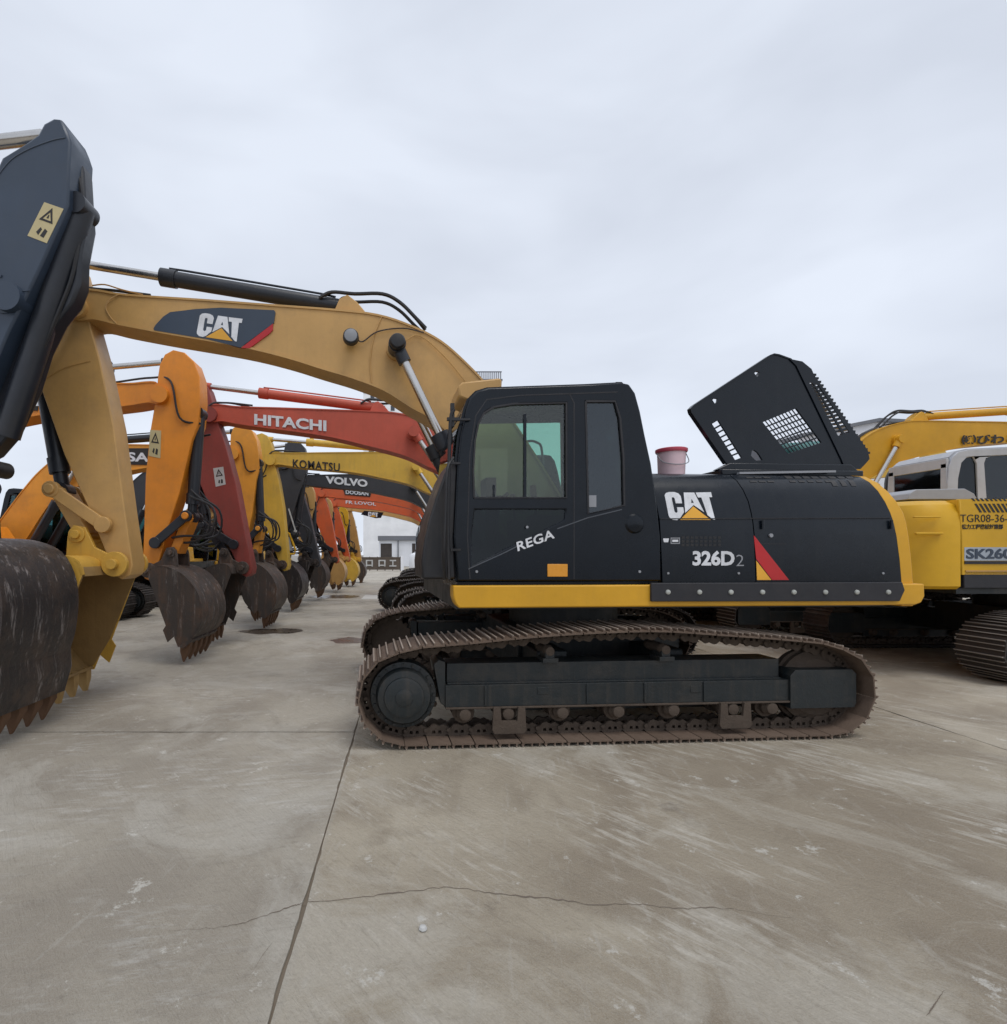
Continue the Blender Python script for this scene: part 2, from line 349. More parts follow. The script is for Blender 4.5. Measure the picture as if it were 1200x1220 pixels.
# ------------------------------------------------------------------ ground
def concrete():
    m = bpy.data.materials.new('worn_concrete'); m.use_nodes = True; nt = m.node_tree; p = nt.nodes['Principled BSDF']
    pos = nt.nodes.new('ShaderNodeNewGeometry').outputs['Position']
    oi = nt.nodes.new('ShaderNodeObjectInfo').outputs['Random']
    def smap(ang, sx, sy, loc=(0, 0, 0)):
        return mapping(nt, mapping(nt, pos, rot=(0, 0, R(-ang)), loc=loc), (sx, sy, 1))
    sx_ = nt.nodes.new('ShaderNodeSeparateXYZ'); nt.links.new(pos, sx_.inputs[0])
    def side(lo, hi):
        m = nt.nodes.new('ShaderNodeMapRange'); nt.links.new(sx_.outputs[0], m.inputs[0]); m.inputs[1].default_value = lo; m.inputs[2].default_value = hi
        return m.outputs[0]
    rgt, lft = side(-.49, -.45), side(-.45, -.49)
    b = mix_rgb(nt, noise_n(nt, pos, .38, 4, .5, .38, .60, .8), (.275, .220, .150, 1), (.48, .42, .32, 1))
    b = mix_rgb(nt, mul(nt, noise_n(nt, pos, 1.2, 6, .6, .46, .62, .8), .7), b, (.225, .176, .118, 1))
    b = mix_rgb(nt, mul(nt, noise_n(nt, mapping(nt, pos, loc=(9, 4, 0)), .9, 6, .66, .5, .62, 1.), .6), b, (.56, .52, .44, 1))
    b = mix_rgb(nt, mul(nt, oi, .16), b, (.55, .51, .44, 1))
    b = mix_rgb(nt, mul(nt, lft, .25), b, (.46, .455, .43, 1))
    # scrapes left by slewing tracks: diagonal on the right slabs, crosswise on the left
    msk = noise_n(nt, pos, 1.0, 4, .6, .46, .58)
    s1 = noise_n(nt, smap(-50, 1.6, 9), 1.7, 8, .74, .5, .60)
    b = mix_rgb(nt, mul(nt, mul(nt, mul(nt, s1, msk), rgt), .6), b, (.66, .62, .54, 1))
    s3 = noise_n(nt, smap(-55, 1.6, 12, (3, 1, 0)), 2.4, 8, .78, .54, .66)
    b = mix_rgb(nt, mul(nt, mul(nt, s3, rgt), .4), b, (.19, .155, .115, 1))
    msk2 = noise_n(nt, mapping(nt, pos, loc=(7, 3, 0)), .8, 4, .6, .46, .58)
    s2 = noise_n(nt, smap(8, 1.4, 7), 2.2, 8, .78, .5, .64)
    b = mix_rgb(nt, mul(nt, mul(nt, mul(nt, s2, msk2), lft), .65), b, (.64, .625, .585, 1))
    s4 = noise_n(nt, smap(14, 2, 7, (1, 8, 0)), 3.0, 8, .78, .53, .66)
    b = mix_rgb(nt, mul(nt, mul(nt, s4, lft), .5), b, (.22, .195, .16, 1))
    s5 = noise_n(nt, smap(80, 1, 6, (5, 5, 0)), 2.6, 7, .75, .56, .68)
    b = mix_rgb(nt, mul(nt, s5, .3), b, (.60, .58, .53, 1))
    ch = noise_n(nt, pos, 3.2, 8, .8, .60, .64)
    b = mix_rgb(nt, mul(nt, ch, .75), b, (.70, .68, .62, 1))
    dk = noise_n(nt, mapping(nt, pos, loc=(2, 9, 0)), 1.5, 8, .75, .60, .70)
    b = mix_rgb(nt, mul(nt, dk, .6), b, (.13, .105, .08, 1))
    g = noise_n(nt, pos, 55, 5, .75, .35, .65)
    b = mix_rgb(nt, mul(nt, g, .3), b, (.24, .205, .16, 1))
    g2 = noise_n(nt, pos, 160, 3, .8, .42, .62)
    b = mix_rgb(nt, mul(nt, g2, .28), b, (.56, .53, .47, 1))
    nt.links.new(b, p.inputs['Base Color'])
    rg = nt.nodes.new('ShaderNodeMapRange'); nt.links.new(noise_n(nt, pos, 1.1, 5, .6, .35, .65), rg.inputs[0])
    rg.inputs[3].default_value = .5; rg.inputs[4].default_value = .85; nt.links.new(rg.outputs[0], p.inputs['Roughness'])
    p.inputs['Specular IOR Level'].default_value = .35
    h1 = noise_n(nt, pos, 30, 8, .8, 0, 1); h2 = noise_n(nt, smap(-50, 2, 12), 2, 6, .7, 0, .6)
    h = nt.nodes.new('ShaderNodeMath'); h.operation = 'ADD'; nt.links.new(h1, h.inputs[0]); nt.links.new(h2, h.inputs[1])
    bp = nt.nodes.new('ShaderNodeBump'); bp.inputs['Strength'].default_value = .8; bp.inputs['Distance'].default_value = .02
    nt.links.new(h.outputs[0], bp.inputs['Height']); nt.links.new(bp.outputs[0], p.inputs['Normal'])
    return m
CONC = concrete()
JOINT = mat('joint_dirt', (.19, .155, .115), .95, dirt=.5, streak=0, bump=.6)
FARG = mat('distant_ground', (.27, .25, .215), .9, dirt=.4, streak=0, dirt_c=(.2, .18, .15, 1), scale=.05, bump=.1)
ground = put('ground', MB().box((-400, -60, -.5), (500, 700, -.014)), JOINT, kind='structure')
apron = put('far_ground', MB().add([(-400, 62.6, -.002), (500, 62.6, -.002), (500, 690, -.002), (-400, 690, -.002)], [(0,1,2,3)]), FARG, kind='structure')
SX, SY = 5.6, 6.4
def slab(seed, rough):
    rnd = random.Random(seed); g = .0045; n = 110
    def edge(ax, bx, ay, by, nx, ny):
        pts = []
        for i in range(n):
            t = i / n; j = max(0, rough*(.6 + 2.6*noise.noise(Vector((ax*3+bx+t*9, ay*3+by+t*9, seed))) + 1.6*noise.noise(Vector((t*47, seed, ax+ay)))) + rnd.uniform(-.3, .5)*rough)
            pts.append((ax+(bx-ax)*t + nx*j, ay+(by-ay)*t + ny*j))
        return pts
    a, b = SX/2 - g, SY/2 - .011
    L = edge(-a, a, -b, -b, 0, 1) + edge(a, a, -b, b, -1, 0) + edge(a, -a, b, b, 0, -1) + edge(-a, -a, b, -b, 1, 0)
    m = len(L)
    vs = [(x, y, 0) for x, y in L] + [(x, y, -.0125) for x, y in L]
    mb = MB(); mb.add(vs, [tuple(range(m))] + [(i, (i+1) % m, m+(i+1) % m, m+i) for i in range(m)])
    return mb.mesh('concrete_slab')
slab_m = [slab(k, .0028) for k in range(4)] + [slab(11, .0065)]
for i in range(-7, 10):
    for j in range(-2, 9):
        x = -.49 + SX*(i + .5); y = 5.0 + SY*(j + .5) + (SY/2 if i >= 0 else 0)
        near = (i == -1 and j == -1) or (i == 0 and j in (-2, -1))
        o = put('concrete_slab', slab_m[4] if near else slab_m[(i*3 + j) % 4], CONC, ground, loc=(x, y, 0), rot=(0, 0, R(180) if (i + j) % 2 else 0))

CRK = mat('crack_dirt', (.16, .13, .10), .95, dirt=.5, streak=0)
def ribbon(pts, wid, seed=1, z=.002, jit=.012):
    rnd = random.Random(seed); L = []
    for a, b in zip(pts, pts[1:]):
        for k in range(14): L.append((a[0]+(b[0]-a[0])*k/14, a[1]+(b[1]-a[1])*k/14))
    L.append(pts[-1]); rows = []
    for i, (x, y) in enumerate(L):
        o = noise.noise(Vector((x*3.1, seed, 0)))*jit*2.2 + rnd.uniform(-jit, jit)*.35
        e = min(1, 4*i/len(L), 4*(len(L)-1-i)/len(L))
        h = wid*(.25 + .75*abs(noise.noise(Vector((x*6, 5+seed, 0))))*2)*e/2 + .0004
        rows.append([(x, y+o-h, z), (x, y+o+h, z)])
    return MB().grid(rows, False)
cp = [(200,1112),(290,1097),(345,1084),(370,1078),(450,1066),(535,1058),(620,1066),(700,1077),(780,1081),(860,1085),(940,1090)]
def G(px, py): D = EYE*F/(py-CY); return ((px-CX)/F*D, D)
put('crack', ribbon([G(*c) for c in cp], .009, 3, jit=.02), CRK, ground)
put('crack', ribbon([G(*c) for c in ((300,1160),(312,1140),(326,1122))], .012, 5, jit=.004), CRK, ground)
put('crack', ribbon([G(*c) for c in ((1105,1212),(1115,1195),(1125,1180))], .008, 6, jit=.004), CRK, ground)
# oil-wet stains on the yard
STAIN = mat('wet_brown_stain', (.072, .054, .04), .28, dirt=.5, dirt_c=(.16, .135, .1, 1), streak=0, bump=.1)
PATCH = mat('pale_concrete_patch', (.55, .54, .5), .8, dirt=.2, streak=0)
def stain(px, py, rx, ry, seed):
    x, y = G(px, py); vs = [(x + rx*math.cos(t)*(1+.35*noise.noise(Vector((math.cos(t)*1.6, math.sin(t)*1.6, seed)))),
                             y + ry*math.sin(t)*(1+.5*noise.noise(Vector((math.cos(t)*2, math.sin(t)*2, seed+9)))), .003) for t in [2*math.pi*k/48 for k in range(48)]]
    return MB().add(vs, [tuple(range(48))])
tag(put('puddle', stain(325, 752, .70, .40, 1), STAIN), 'long dark brown puddle on the concrete in front of the rusty buckets', 'puddle')
tag(put('puddle', stain(421, 763, .42, .34, 2), STAIN), 'short brown puddle close to the track fronts', 'puddle')
tag(put('puddle', stain(400, 711, .95, .8, 3), STAIN), 'farthest dark puddle beside a pale concrete patch', 'puddle')
tag(put('concrete_patch', MB().box((*G(430, 714), .0), (*[a+b for a, b in zip(G(430, 714), (1.0, 2.0))], .004)), PATCH), 'small pale patch of fresh concrete beyond the puddles', 'patch')
px_, py_ = G(504, 1108)
tag(put('pebble', MB().lathe((px_, py_, .0), [(.004, .02), (.015, .016), (.02, .006), (.016, .001)], 7, 'z'), WSTICK), 'small white stone chip lying below the crack', 'stone')
for k, (a, b) in enumerate(((450, 1048), (497, 1035), (735, 1085), (848, 1083), (700, 1125))):
    x, y = G(a, b)

# ------------------------------------------------------------------ crawler tracks (shared meshes)
def smoothpath(pts, k=8):
    Q = [Vector(p) for p in pts]; Q = [2*Q[0]-Q[1]] + Q + [2*Q[-1]-Q[-2]]; S = []
    for i in range(1, len(Q)-2):
        for j in range(k):
            t = j/k; a, b, c, d = Q[i-1:i+3]
            S.append(.5*((2*b)+(c-a)*t+(2*a-5*b+4*c-d)*t*t+(3*b-a-3*c+d)*t**3))
    S.append(Vector(pts[-1])); return [(q.x, q.y) for q in S]
cLx, _ = P(482, 830, 0); cRx, _ = P(996, 830, 0); cLz, cRz, rL, rR = .435, .425, .400, .395
top = [P(*c, 0) for c in ((992,767),(930,761),(860,756),(790,751.5),(720,753),(640,758),(560,766),(500,771))]
def arc(cx, cz, r, a0, a1, n=14): return [(cx + r*math.cos(R(a0+(a1-a0)*i/n)), cz + r*math.sin(R(a0+(a1-a0)*i/n))) for i in range(n+1)]
path = [(cLx, .033), (cRx, .030)] + arc(cRx, cRz, rR, -90, 78)[1:] + smoothpath(top) + arc(cLx, cLz, rL, 100, 270)
def sample(path, n):
    L = [0]; P_ = path + [path[0]]
    for a, b in zip(P_, P_[1:]): L.append(L[-1] + math.dist(a, b))
    res = []; j = 0; pitch = L[-1]/n
    for k in range(n):
        s = k*pitch
        while L[j+1] < s: j += 1
        t = (s-L[j])/max(1e-9, L[j+1]-L[j]); a, b = P_[j], P_[j+1]
        res.append((a[0]+(b[0]-a[0])*t, a[1]+(b[1]-a[1])*t))
    out = []
    for k in range(n):
        a, b = res[k], res[(k+1) % n]
        out.append(((a[0]+b[0])/2, (a[1]+b[1])/2, math.atan2(b[1]-a[1], b[0]-a[0])))
    return out, pitch
NS = 51
SHOES, PITCH = sample(path, NS)
def shoe_mb(inv=False):
    h = PITCH/2; mb = MB()
    mb.box((-h+.006, -.30, 0), (h-.004, .30, .013))
    mb.add([(-h+.0, -.30, -.004), (-h+.014, -.30, -.030), (-h+.022, -.30, -.030), (-h+.03, -.30, 0),
            (-h+.0, .30, -.004), (-h+.014, .30, -.030), (-h+.022, .30, -.030), (-h+.03, .30, 0)], [(0,1,2,3),(7,6,5,4),(0,4,5,1),(1,5,6,2),(2,6,7,3)])
    for c in (-.005, .062): mb.box((c-.006, -.30, -.026), (c+.006, .30, 0))
    return mb
def link_mb():
    h = PITCH/2; mb = MB()
    pr = [(-h-.012, .03), (-h+.012, .013), (h-.03, .013), (h+.004, .045), (h+.004, .085), (h-.04, .115), (h-.075, .10), (-.02, .118), (-h+.055, .112), (-h+.03, .085), (-h-.012, .075)]
    win = [(-.045, .035), (-.012, .035), (-.016, .062), (-.04, .062)]; win2 = [(.01, .035), (.043, .035), (.038, .062), (.014, .062)]
    for y in (-.095, .065): mb.prism(pr, y, y+.03, [win, win2])
    mb.cyl((h, -.12, .07), (h, .12, .07), .018, n=8)
    return mb
def joined_track(base):
    mb = MB(); src = MB(); src.v = base.v; src.f = base.f
    for x, z, ph in SHOES:
        M = Matrix.Translation((x, 0, z)) @ Matrix.Rotation(-ph, 4, 'Y')
        mb.add([M @ Vector(v) for v in src.v], src.f)
    return mb
def frame_mb(sg):     # sg=-1: outer side towards -y
    mb = MB(); X = lambda p: P(p, 800, .15)[0]; o = lambda v: sg*(.30 - v)   # v from the outer shoe edge inward
    x0, x1, x2, x3 = X(530), X(655), X(935), X(1010)
    mb.box((x0, o(.10), .33), (x2, o(.48), .52))
    mb.box((x0+.02, o(.16), .52), (x2-.05, o(.42), .70))
    mb.box((x0+.02, o(.13), .52), (x2-.05, o(.16), .535))
    mb.prism([(x2, .26), (x3, .26), (x3+.02, .30), (x3+.02, .57), (x3-.02, .61), (x2+.05, .61), (x2, .56)], o(.08), o(.50))
    mb.prism([(x0-.04, .36), (x0, .33), (x0, .72), (x0-.06, .74), (x0-.10, .70)], o(.12), o(.45))
    mb.box((X(600), o(.43), .19), (x2, o(.46), .33))
    for px in (577, 697, 765, 835): x = X(px); mb.box((x-.01, o(.088), .34), (x+.01, o(.10), .515))
    for px in (655, 793): x = X(px); mb.box((x-.07, o(.12), .70), (x+.07, o(.30), .74)); mb.box((x-.04, o(.14), .70), (x+.04, o(.3), .80))
    for px, z in ((645, .46), (825, .45)): x = X(px); mb.box((x-.05, o(.095), z-.03), (x+.05, o(.10), z+.03))
    return mb
def rollers_mb(sg):
    mb = MB(); X = lambda p: P(p, 800, .15)[0]; o = lambda v: sg*(.30-v)
    r = MB(); x = 0
    r.lathe((0, 0, 0), [(.03, -.215), (.05, -.21), (.06, -.17), (.07, -.16), (.07, -.12), (.10, -.115), (.10, -.07), (.075, -.06), (.075, .06), (.10, .07), (.10, .115), (.07, .12), (.07, .16), (.06, .17), (.05, .21), (.03, .215)], 16)
    return r
def guard_mb(sg):
    mb = MB(); o = lambda v: sg*(.30-v)
    mb.prism([(-.13, -.17), (.13, -.17), (.15, -.14), (.14, .06), (.08, .06), (.07, -.06), (-.07, -.06), (-.08, .06), (-.14, .06), (-.15, -.14)], o(.06), o(.09))
    return mb
def sprocket_mb():
    mb = MB(); pts = []; n = 21
    for i in range(n):
        for r, t in ((.30, 0), (.30, .3), (.335, .5), (.335, .8)): a = 2*math.pi*(i+t)/n; pts.append((r*math.cos(a), r*math.sin(a)))
    mb.prism(pts, -.035, .035); return mb
def drive_mb(sg):
    mb = MB(); f = lambda v: sg*(.30-v)
    mb.lathe((0, 0, 0), [(.15, f(.03)), (.17, f(.036)), (.175, f(.055)), (.225, f(.062)), (.24, f(.085)), (.243, f(.14)), (.287, f(.145)), (.295, f(.20)), (.30, f(.24)), (.30, 0)], 36)
    for i in range(20):
        a = 2*math.pi*i/20; c = (.265*math.cos(a), .265*math.sin(a)); mb.cyl((c[0], f(.122), c[1]), (c[0], f(.15), c[1]), .013, n=6)
    mb.lathe((0, 0, 0), [(.06, f(.02)), (.075, f(.024)), (.08, f(.036))], 16)
    return mb
def idler_mb():
    return MB().lathe((0, 0, 0), [(.06, -.12), (.26, -.11), (.30, -.08), (.33, -.07), (.33, -.03), (.355, -.02), (.355, .02), (.33, .03), (.33, .07), (.30, .08), (.26, .11), (.06, .12)], 32)
def track(root, side, pieces, shoem=SHOE, tx=0.):
    sg = -1 if side < 0 else 1; y = sg*1.4
    fr = put('track_frame', lambda: frame_mb(sg), FRAME, root, loc=(tx, y, 0), key=('frame', sg), bev=.008)
    X = lambda p: P(p, 800, .15)[0]
    put('frame_flange', lambda: MB().box((X(530), sg*.215, .312), (X(935)+.02, -sg*.20, .329)), LINKM, fr, key=('flange', sg), bev=.004)
    det = pieces == 'all'
    for px in (553, 604, 668, 734, 799, 869, 915):
        put('track_roller', lambda: rollers_mb(sg), LINKM, fr, loc=(X(px), 0, .262), key=('roller',))
    for px in (604, 869): put('roller_guard', lambda: guard_mb(sg), LINKM, fr, loc=(X(px), 0, .27), key=('guard', sg))
    for px in (655, 793): put('carrier_roller', lambda: MB().lathe((0,0,0), [(.02,-.17),(.04,-.165),(.05,-.1),(.045,-.09),(.045,.09),(.05,.1),(.04,.165),(.02,.17)], 14), LINKM, fr, loc=(X(px), 0, .80), key=('carrier',))
    put('sprocket', sprocket_mb, LINKM, fr, loc=(cLx, 0, cLz), key=('sprocket',))
    put('final_drive', lambda: drive_mb(sg), FRAME, fr, loc=(cLx, 0, cLz), key=('drive', sg))
    put('idler_wheel', idler_mb, LINKM, fr, loc=(cRx-.02, 0, cRz), key=('idler',))
    if det:
        ch = fr
        for x, z, ph in SHOES:
            put('track_shoe', shoe_mb, SHOE1 if shoem is SHOE else SHOED1, ch, loc=(x, 0, z), rot=(0, -ph, 0), key=('shoe',))
            put('chain_link', link_mb, LINKM, ch, loc=(x, 0, z), rot=(0, -ph, 0), key=('link',))
    elif pieces == 'shoes':
        ch = put('track_chain', lambda: joined_track(link_mb()), LINKM, root, loc=(tx, y, 0), key=('links',), kind='stuff')
        for x, z, ph in SHOES:
            put('track_shoe', shoe_mb, SHOE1 if shoem is SHOE else SHOED1, ch, loc=(x, 0, z), rot=(0, -ph, 0), key=('shoe',))
    else:
        put('track_chain', lambda: joined_track(link_mb()), LINKM, root, loc=(tx, y, 0), key=('links',), kind='stuff')
        put('track_shoes', lambda: joined_track(shoe_mb()), shoem, root, loc=(tx, y, 0), key=('shoes',), kind='stuff')
def joined_track_pins():
    mb = MB()
    for x, z, ph in SHOES:
        n = (-math.sin(ph), math.cos(ph)); t = (math.cos(ph), math.sin(ph))
        c = (x + n[0]*.07 - t[0]*PITCH/2, z + n[1]*.07 - t[1]*PITCH/2)
        mb.cyl((c[0], -.125, c[1]), (c[0], .125, c[1]), .024, n=8)
    return mb
def undercarriage(root, pieces=('shoes', 'joined'), shoem=SHOED, tx=0.):
    track(root, -1, pieces[0], shoem, tx); track(root, 1, pieces[1], shoem, tx)
    def car():
        mb = MB(); mb.box((-.75, -.75, .42), (.75, .75, .88)); 
        for s in (-1, 1):
            for x in (-.7, .45): mb.prism([(x, .40), (x+.3, .40), (x+.3, .75), (x, .75)], s*.70, s*1.25)
        return mb
    put('car_body', car, FRAME, root, key=('car',), bev=.02)
    put('slew_ring', lambda: MB().cyl((0, 0, .88), (0, 0, 1.17), .62, n=40), FRAME, root, key=('ring',))

# ------------------------------------------------------------------ front linkage (boom, stick, bucket)
YB = 1.5 - VC                                   # near face of the boom in the template's frame is y = -.2
P0 = P(90, 366, 1.5); H0 = P(140, 672, 1.5); F0 = P(655, 640, 1.5); K0 = P(473, 412, 1.35); M0 = P(412, 362, 1.6); G0 = P(590, 655, 1.35)
TOPC = [(84,352),(100,345),(118,346),(150,351),(240,357),(320,363),(400,369),(450,375),(490,388),(525,406),(555,432),(582,461),(606,494),(630,530),(654,568),(674,604),(682,640)]
BOTC = [(676,658),(655,668),(632,660),(612,640),(590,606),(568,565),(545,527),(519,501),(490,484.5),(458,464.5),(421,450),(383,438.5),(345,426.5),(300,415),(250,405.5),(200,397),(142,386),(112,379),(92,380),(82,368)]
BT = smoothpath(PL(TOPC, 1.5), 4); BB = smoothpath(PL(BOTC, 1.5), 4)
STK = [(.07,.06),(.03,.30),(-.02,.50),(-.12,.66),(-.26,.72),(-.44,.66),(-.58,.50),(-.64,.25),(-.62,-.1),(-.55,-.5),(-.42,-.76),(-.14,-1.59),(.09,-2.12),(.33,-2.75),(.38,-2.90),(.47,-2.96),(.56,-2.91),(.585,-2.80),(.50,-2.2),(.38,-1.26),(.23,-.53),(.14,-.2)]
def sim(a0, b0, a1, b1, arch=1.):
    z0 = complex(*b0) - complex(*a0); z1 = complex(*b1) - complex(*a1); k = z1 / z0
    def f(p):
        t = (complex(*p) - complex(*a0)) / z0; t = complex(t.real, t.imag*arch); q = complex(*a1) + z1*t
        return (q.real, q.imag)
    f.k = abs(k); return f
def hydraulic(root, p, q, r, ratio, y, barrel_m, rod_first=True, name='hydraulic_cylinder', flange=True):
    """cylinder part with rod sub-part; p is the rod end (x,z), q the barrel end"""
    a = Vector((p[0], y, p[1])); b = Vector((q[0], y, q[1])); d = (b-a); L = d.length; u = d/L; s = a + u*L*ratio
    mb = MB(); mb.cyl(s, b, r, n=20); mb.cyl(s - u*.03, s + u*.14, r*1.16, n=20); mb.cyl(b - u*.06, b, r*1.08, n=20)
    mb.cyl((b.x, y-r*1.15, b.z), (b.x, y+r*1.15, b.z), r*1.1, n=18)
    o = put(name, mb, barrel_m, root)
    rd = MB(); rd.cyl(a, s, r*.52, n=16)
    put('piston_rod', rd, CHROME, o)
    ey = MB(); ey.cyl((a.x, y-r*.9, a.z), (a.x, y+r*.9, a.z), r*1.05, n=18); ey.cyl(a + u*r*.6, a + u*r*2.2, r*.8, n=16)
    put('rod_eye', ey, barrel_m, o)
    if flange:
        hp = MB(); n = Vector((-u.z, 0, u.x)); n = n if n.z > 0 else -n
        hp.tube([s + u*.07 + n*r*1.25, s + u*.2 + n*r*1.35, b - u*.3 + n*r*1.35, b - u*.15 + n*r*1.1], r*.16, 6, 2)
        put('oil_pipe', hp, barrel_m, o)
    return o
def bucket_part(root, Hp, m, mi, tm, rot=0, sc=1., hw=.65, teeth=5, yc=0., label=None, front=0, square=False, straps=False):
    c, s = math.cos(rot), math.sin(rot)
    def T(p): x, z = p[0]*sc, p[1]*sc; return (Hp[0] + x*c - z*s, Hp[1] + x*s + z*c)
    prof = [(-.14,-.10),(-.18,.03),(-.32,.08),(-.50,.05),(-.72,-.06),(-.92,-.27),(-1.04,-.52),(-1.07,-.80),(-1.0,-1.02),(-.89,-1.17),(-.76,-1.31)]
    if square: prof = [(-.14,-.10),(-.2,.05),(-.42,.12),(-.68,.10),(-.90,-.0),(-1.02,-.2),(-1.06,-.45),(-1.03,-.75),(-.98,-.93),(-.95,-1.1),(-.88,-1.30)]
    side = prof + [(-.66,-1.32),(-.59,-1.14),(-.48,-1.24),(-.40,-1.03),(-.45,-.95)]
    pp = [T(q) for q in prof]
    shell = MB().strip(smoothpath(pp, 3), yc-hw, yc+hw, .028*sc)
    o = put('bucket', shell, m, root, label=label)
    for y in (yc-hw, yc+hw-.02): put('side_plate', MB().prism([T(q) for q in side], y, y+.02), m, o, bev=.004)
    sh_ = [T((q[0]*.965+.008, q[1]*.965-.02)) for q in prof]
    put('inner_lining', MB().strip(smoothpath(sh_, 3), yc-hw+.03, yc+hw-.03, .012).prism([T((q[0]*.98, q[1]*.98-.008)) for q in side[:-5]] + [T((-.66,-1.26)), T((-.47,-.95))], yc-hw+.021, yc-hw+.028).prism([T((q[0]*.98, q[1]*.98-.008)) for q in side[:-5]] + [T((-.66,-1.26)), T((-.47,-.95))], yc+hw-.028, yc+hw-.021), mi, o)
    # cutting lip, wear straps on the back
    lip = MB().prism([T(q) for q in (((-.88,-1.17),(-.70,-1.30),(-.67,-1.27),(-.66,-1.30),(-.76,-1.345),(-.92,-1.2)) if not square else ((-.99,-.92),(-.93,-.92),(-.82,-1.30),(-.82,-1.345),(-.93,-1.345),(-1.0,-1.1)))], yc-hw-.01, yc+hw+.01)
    put('cutting_lip', lip, mi, o)
    st = MB()
    for k in range(3): y = yc-hw*.62 + k*hw*.62; st.strip([T((q[0]*1.03-.0, q[1]*1.0-.012)) for q in prof[5:10]], y-.06, y+.06, .03)
    if straps: put('wear_strap', st, m, o)
    # ears with pin bosses
    e = MB()
    for y in (-.22, .22):
        e.prism([T(q) for q in ((.07,-.08),(.10,.02),(.04,.10),(-.08,.11),(-.22,.18),(-.32,.40),(-.44,.42),(-.50,.30),(-.52,.02),(-.3,.04))], yc+y-.025, yc+y+.025)
        for q in ((0,0),(-.40,.32)): t = T(q); e.cyl((t[0], yc+y-.045, t[1]), (t[0], yc+y+.045, t[1]), .085*sc, n=18)
    for y in (-.255, .255): t = T((0,0)); e.cyl((t[0], yc+y-.03, t[1]), (t[0], yc+y+.03, t[1]), .135*sc, n=22)
    t = T((0,0)); e.cyl((t[0], yc-.36, t[1]), (t[0], yc+.36, t[1]), .055*sc, n=14)
    t = T((-.40,.32)); e.cyl((t[0], yc-.3, t[1]), (t[0], yc+.3, t[1]), .045*sc, n=14)
    put('bucket_ear', e, m if not front else front, o, bev=.004)
    for k in range(teeth):
        y = yc - hw + .09 + k*(2*hw-.18)/(teeth-1)
        tm_ = MB(); A_ = [T((q[0]-.06-(.04 if square else 0), q[1])) for q in ((-.80,-1.25),(-.62,-1.28))]; tip = T((-.72-(.06 if square else 0),-1.60)); w_ = .052
        mid = [T((-.83-(.06 if square else 0),-1.40)), T((-.68-(.06 if square else 0),-1.41))]
        vs = [(A_[0][0], y-w_, A_[0][1]), (A_[1][0], y-w_, A_[1][1]), (A_[1][0], y+w_, A_[1][1]), (A_[0][0], y+w_, A_[0][1]),
              (mid[0][0], y-w_, mid[0][1]), (mid[1][0], y-w_, mid[1][1]), (mid[1][0], y+w_, mid[1][1]), (mid[0][0], y+w_, mid[0][1]),
              (tip[0]-.010, y-.014, tip[1]), (tip[0]+.010, y-.014, tip[1]), (tip[0]+.010, y+.014, tip[1]), (tip[0]-.010, y+.014, tip[1])]
        fs = [(0,1,2,3),(11,10,9,8)]
        for b in (0, 4): fs += [(b+i, b+(i+1) % 4, b+4+(i+1) % 4, b+4+i) for i in range(4)]
        tm_.add(vs, fs); put('tooth', tm_, tm, o, bev=.006)
    return T((-.40,.32))
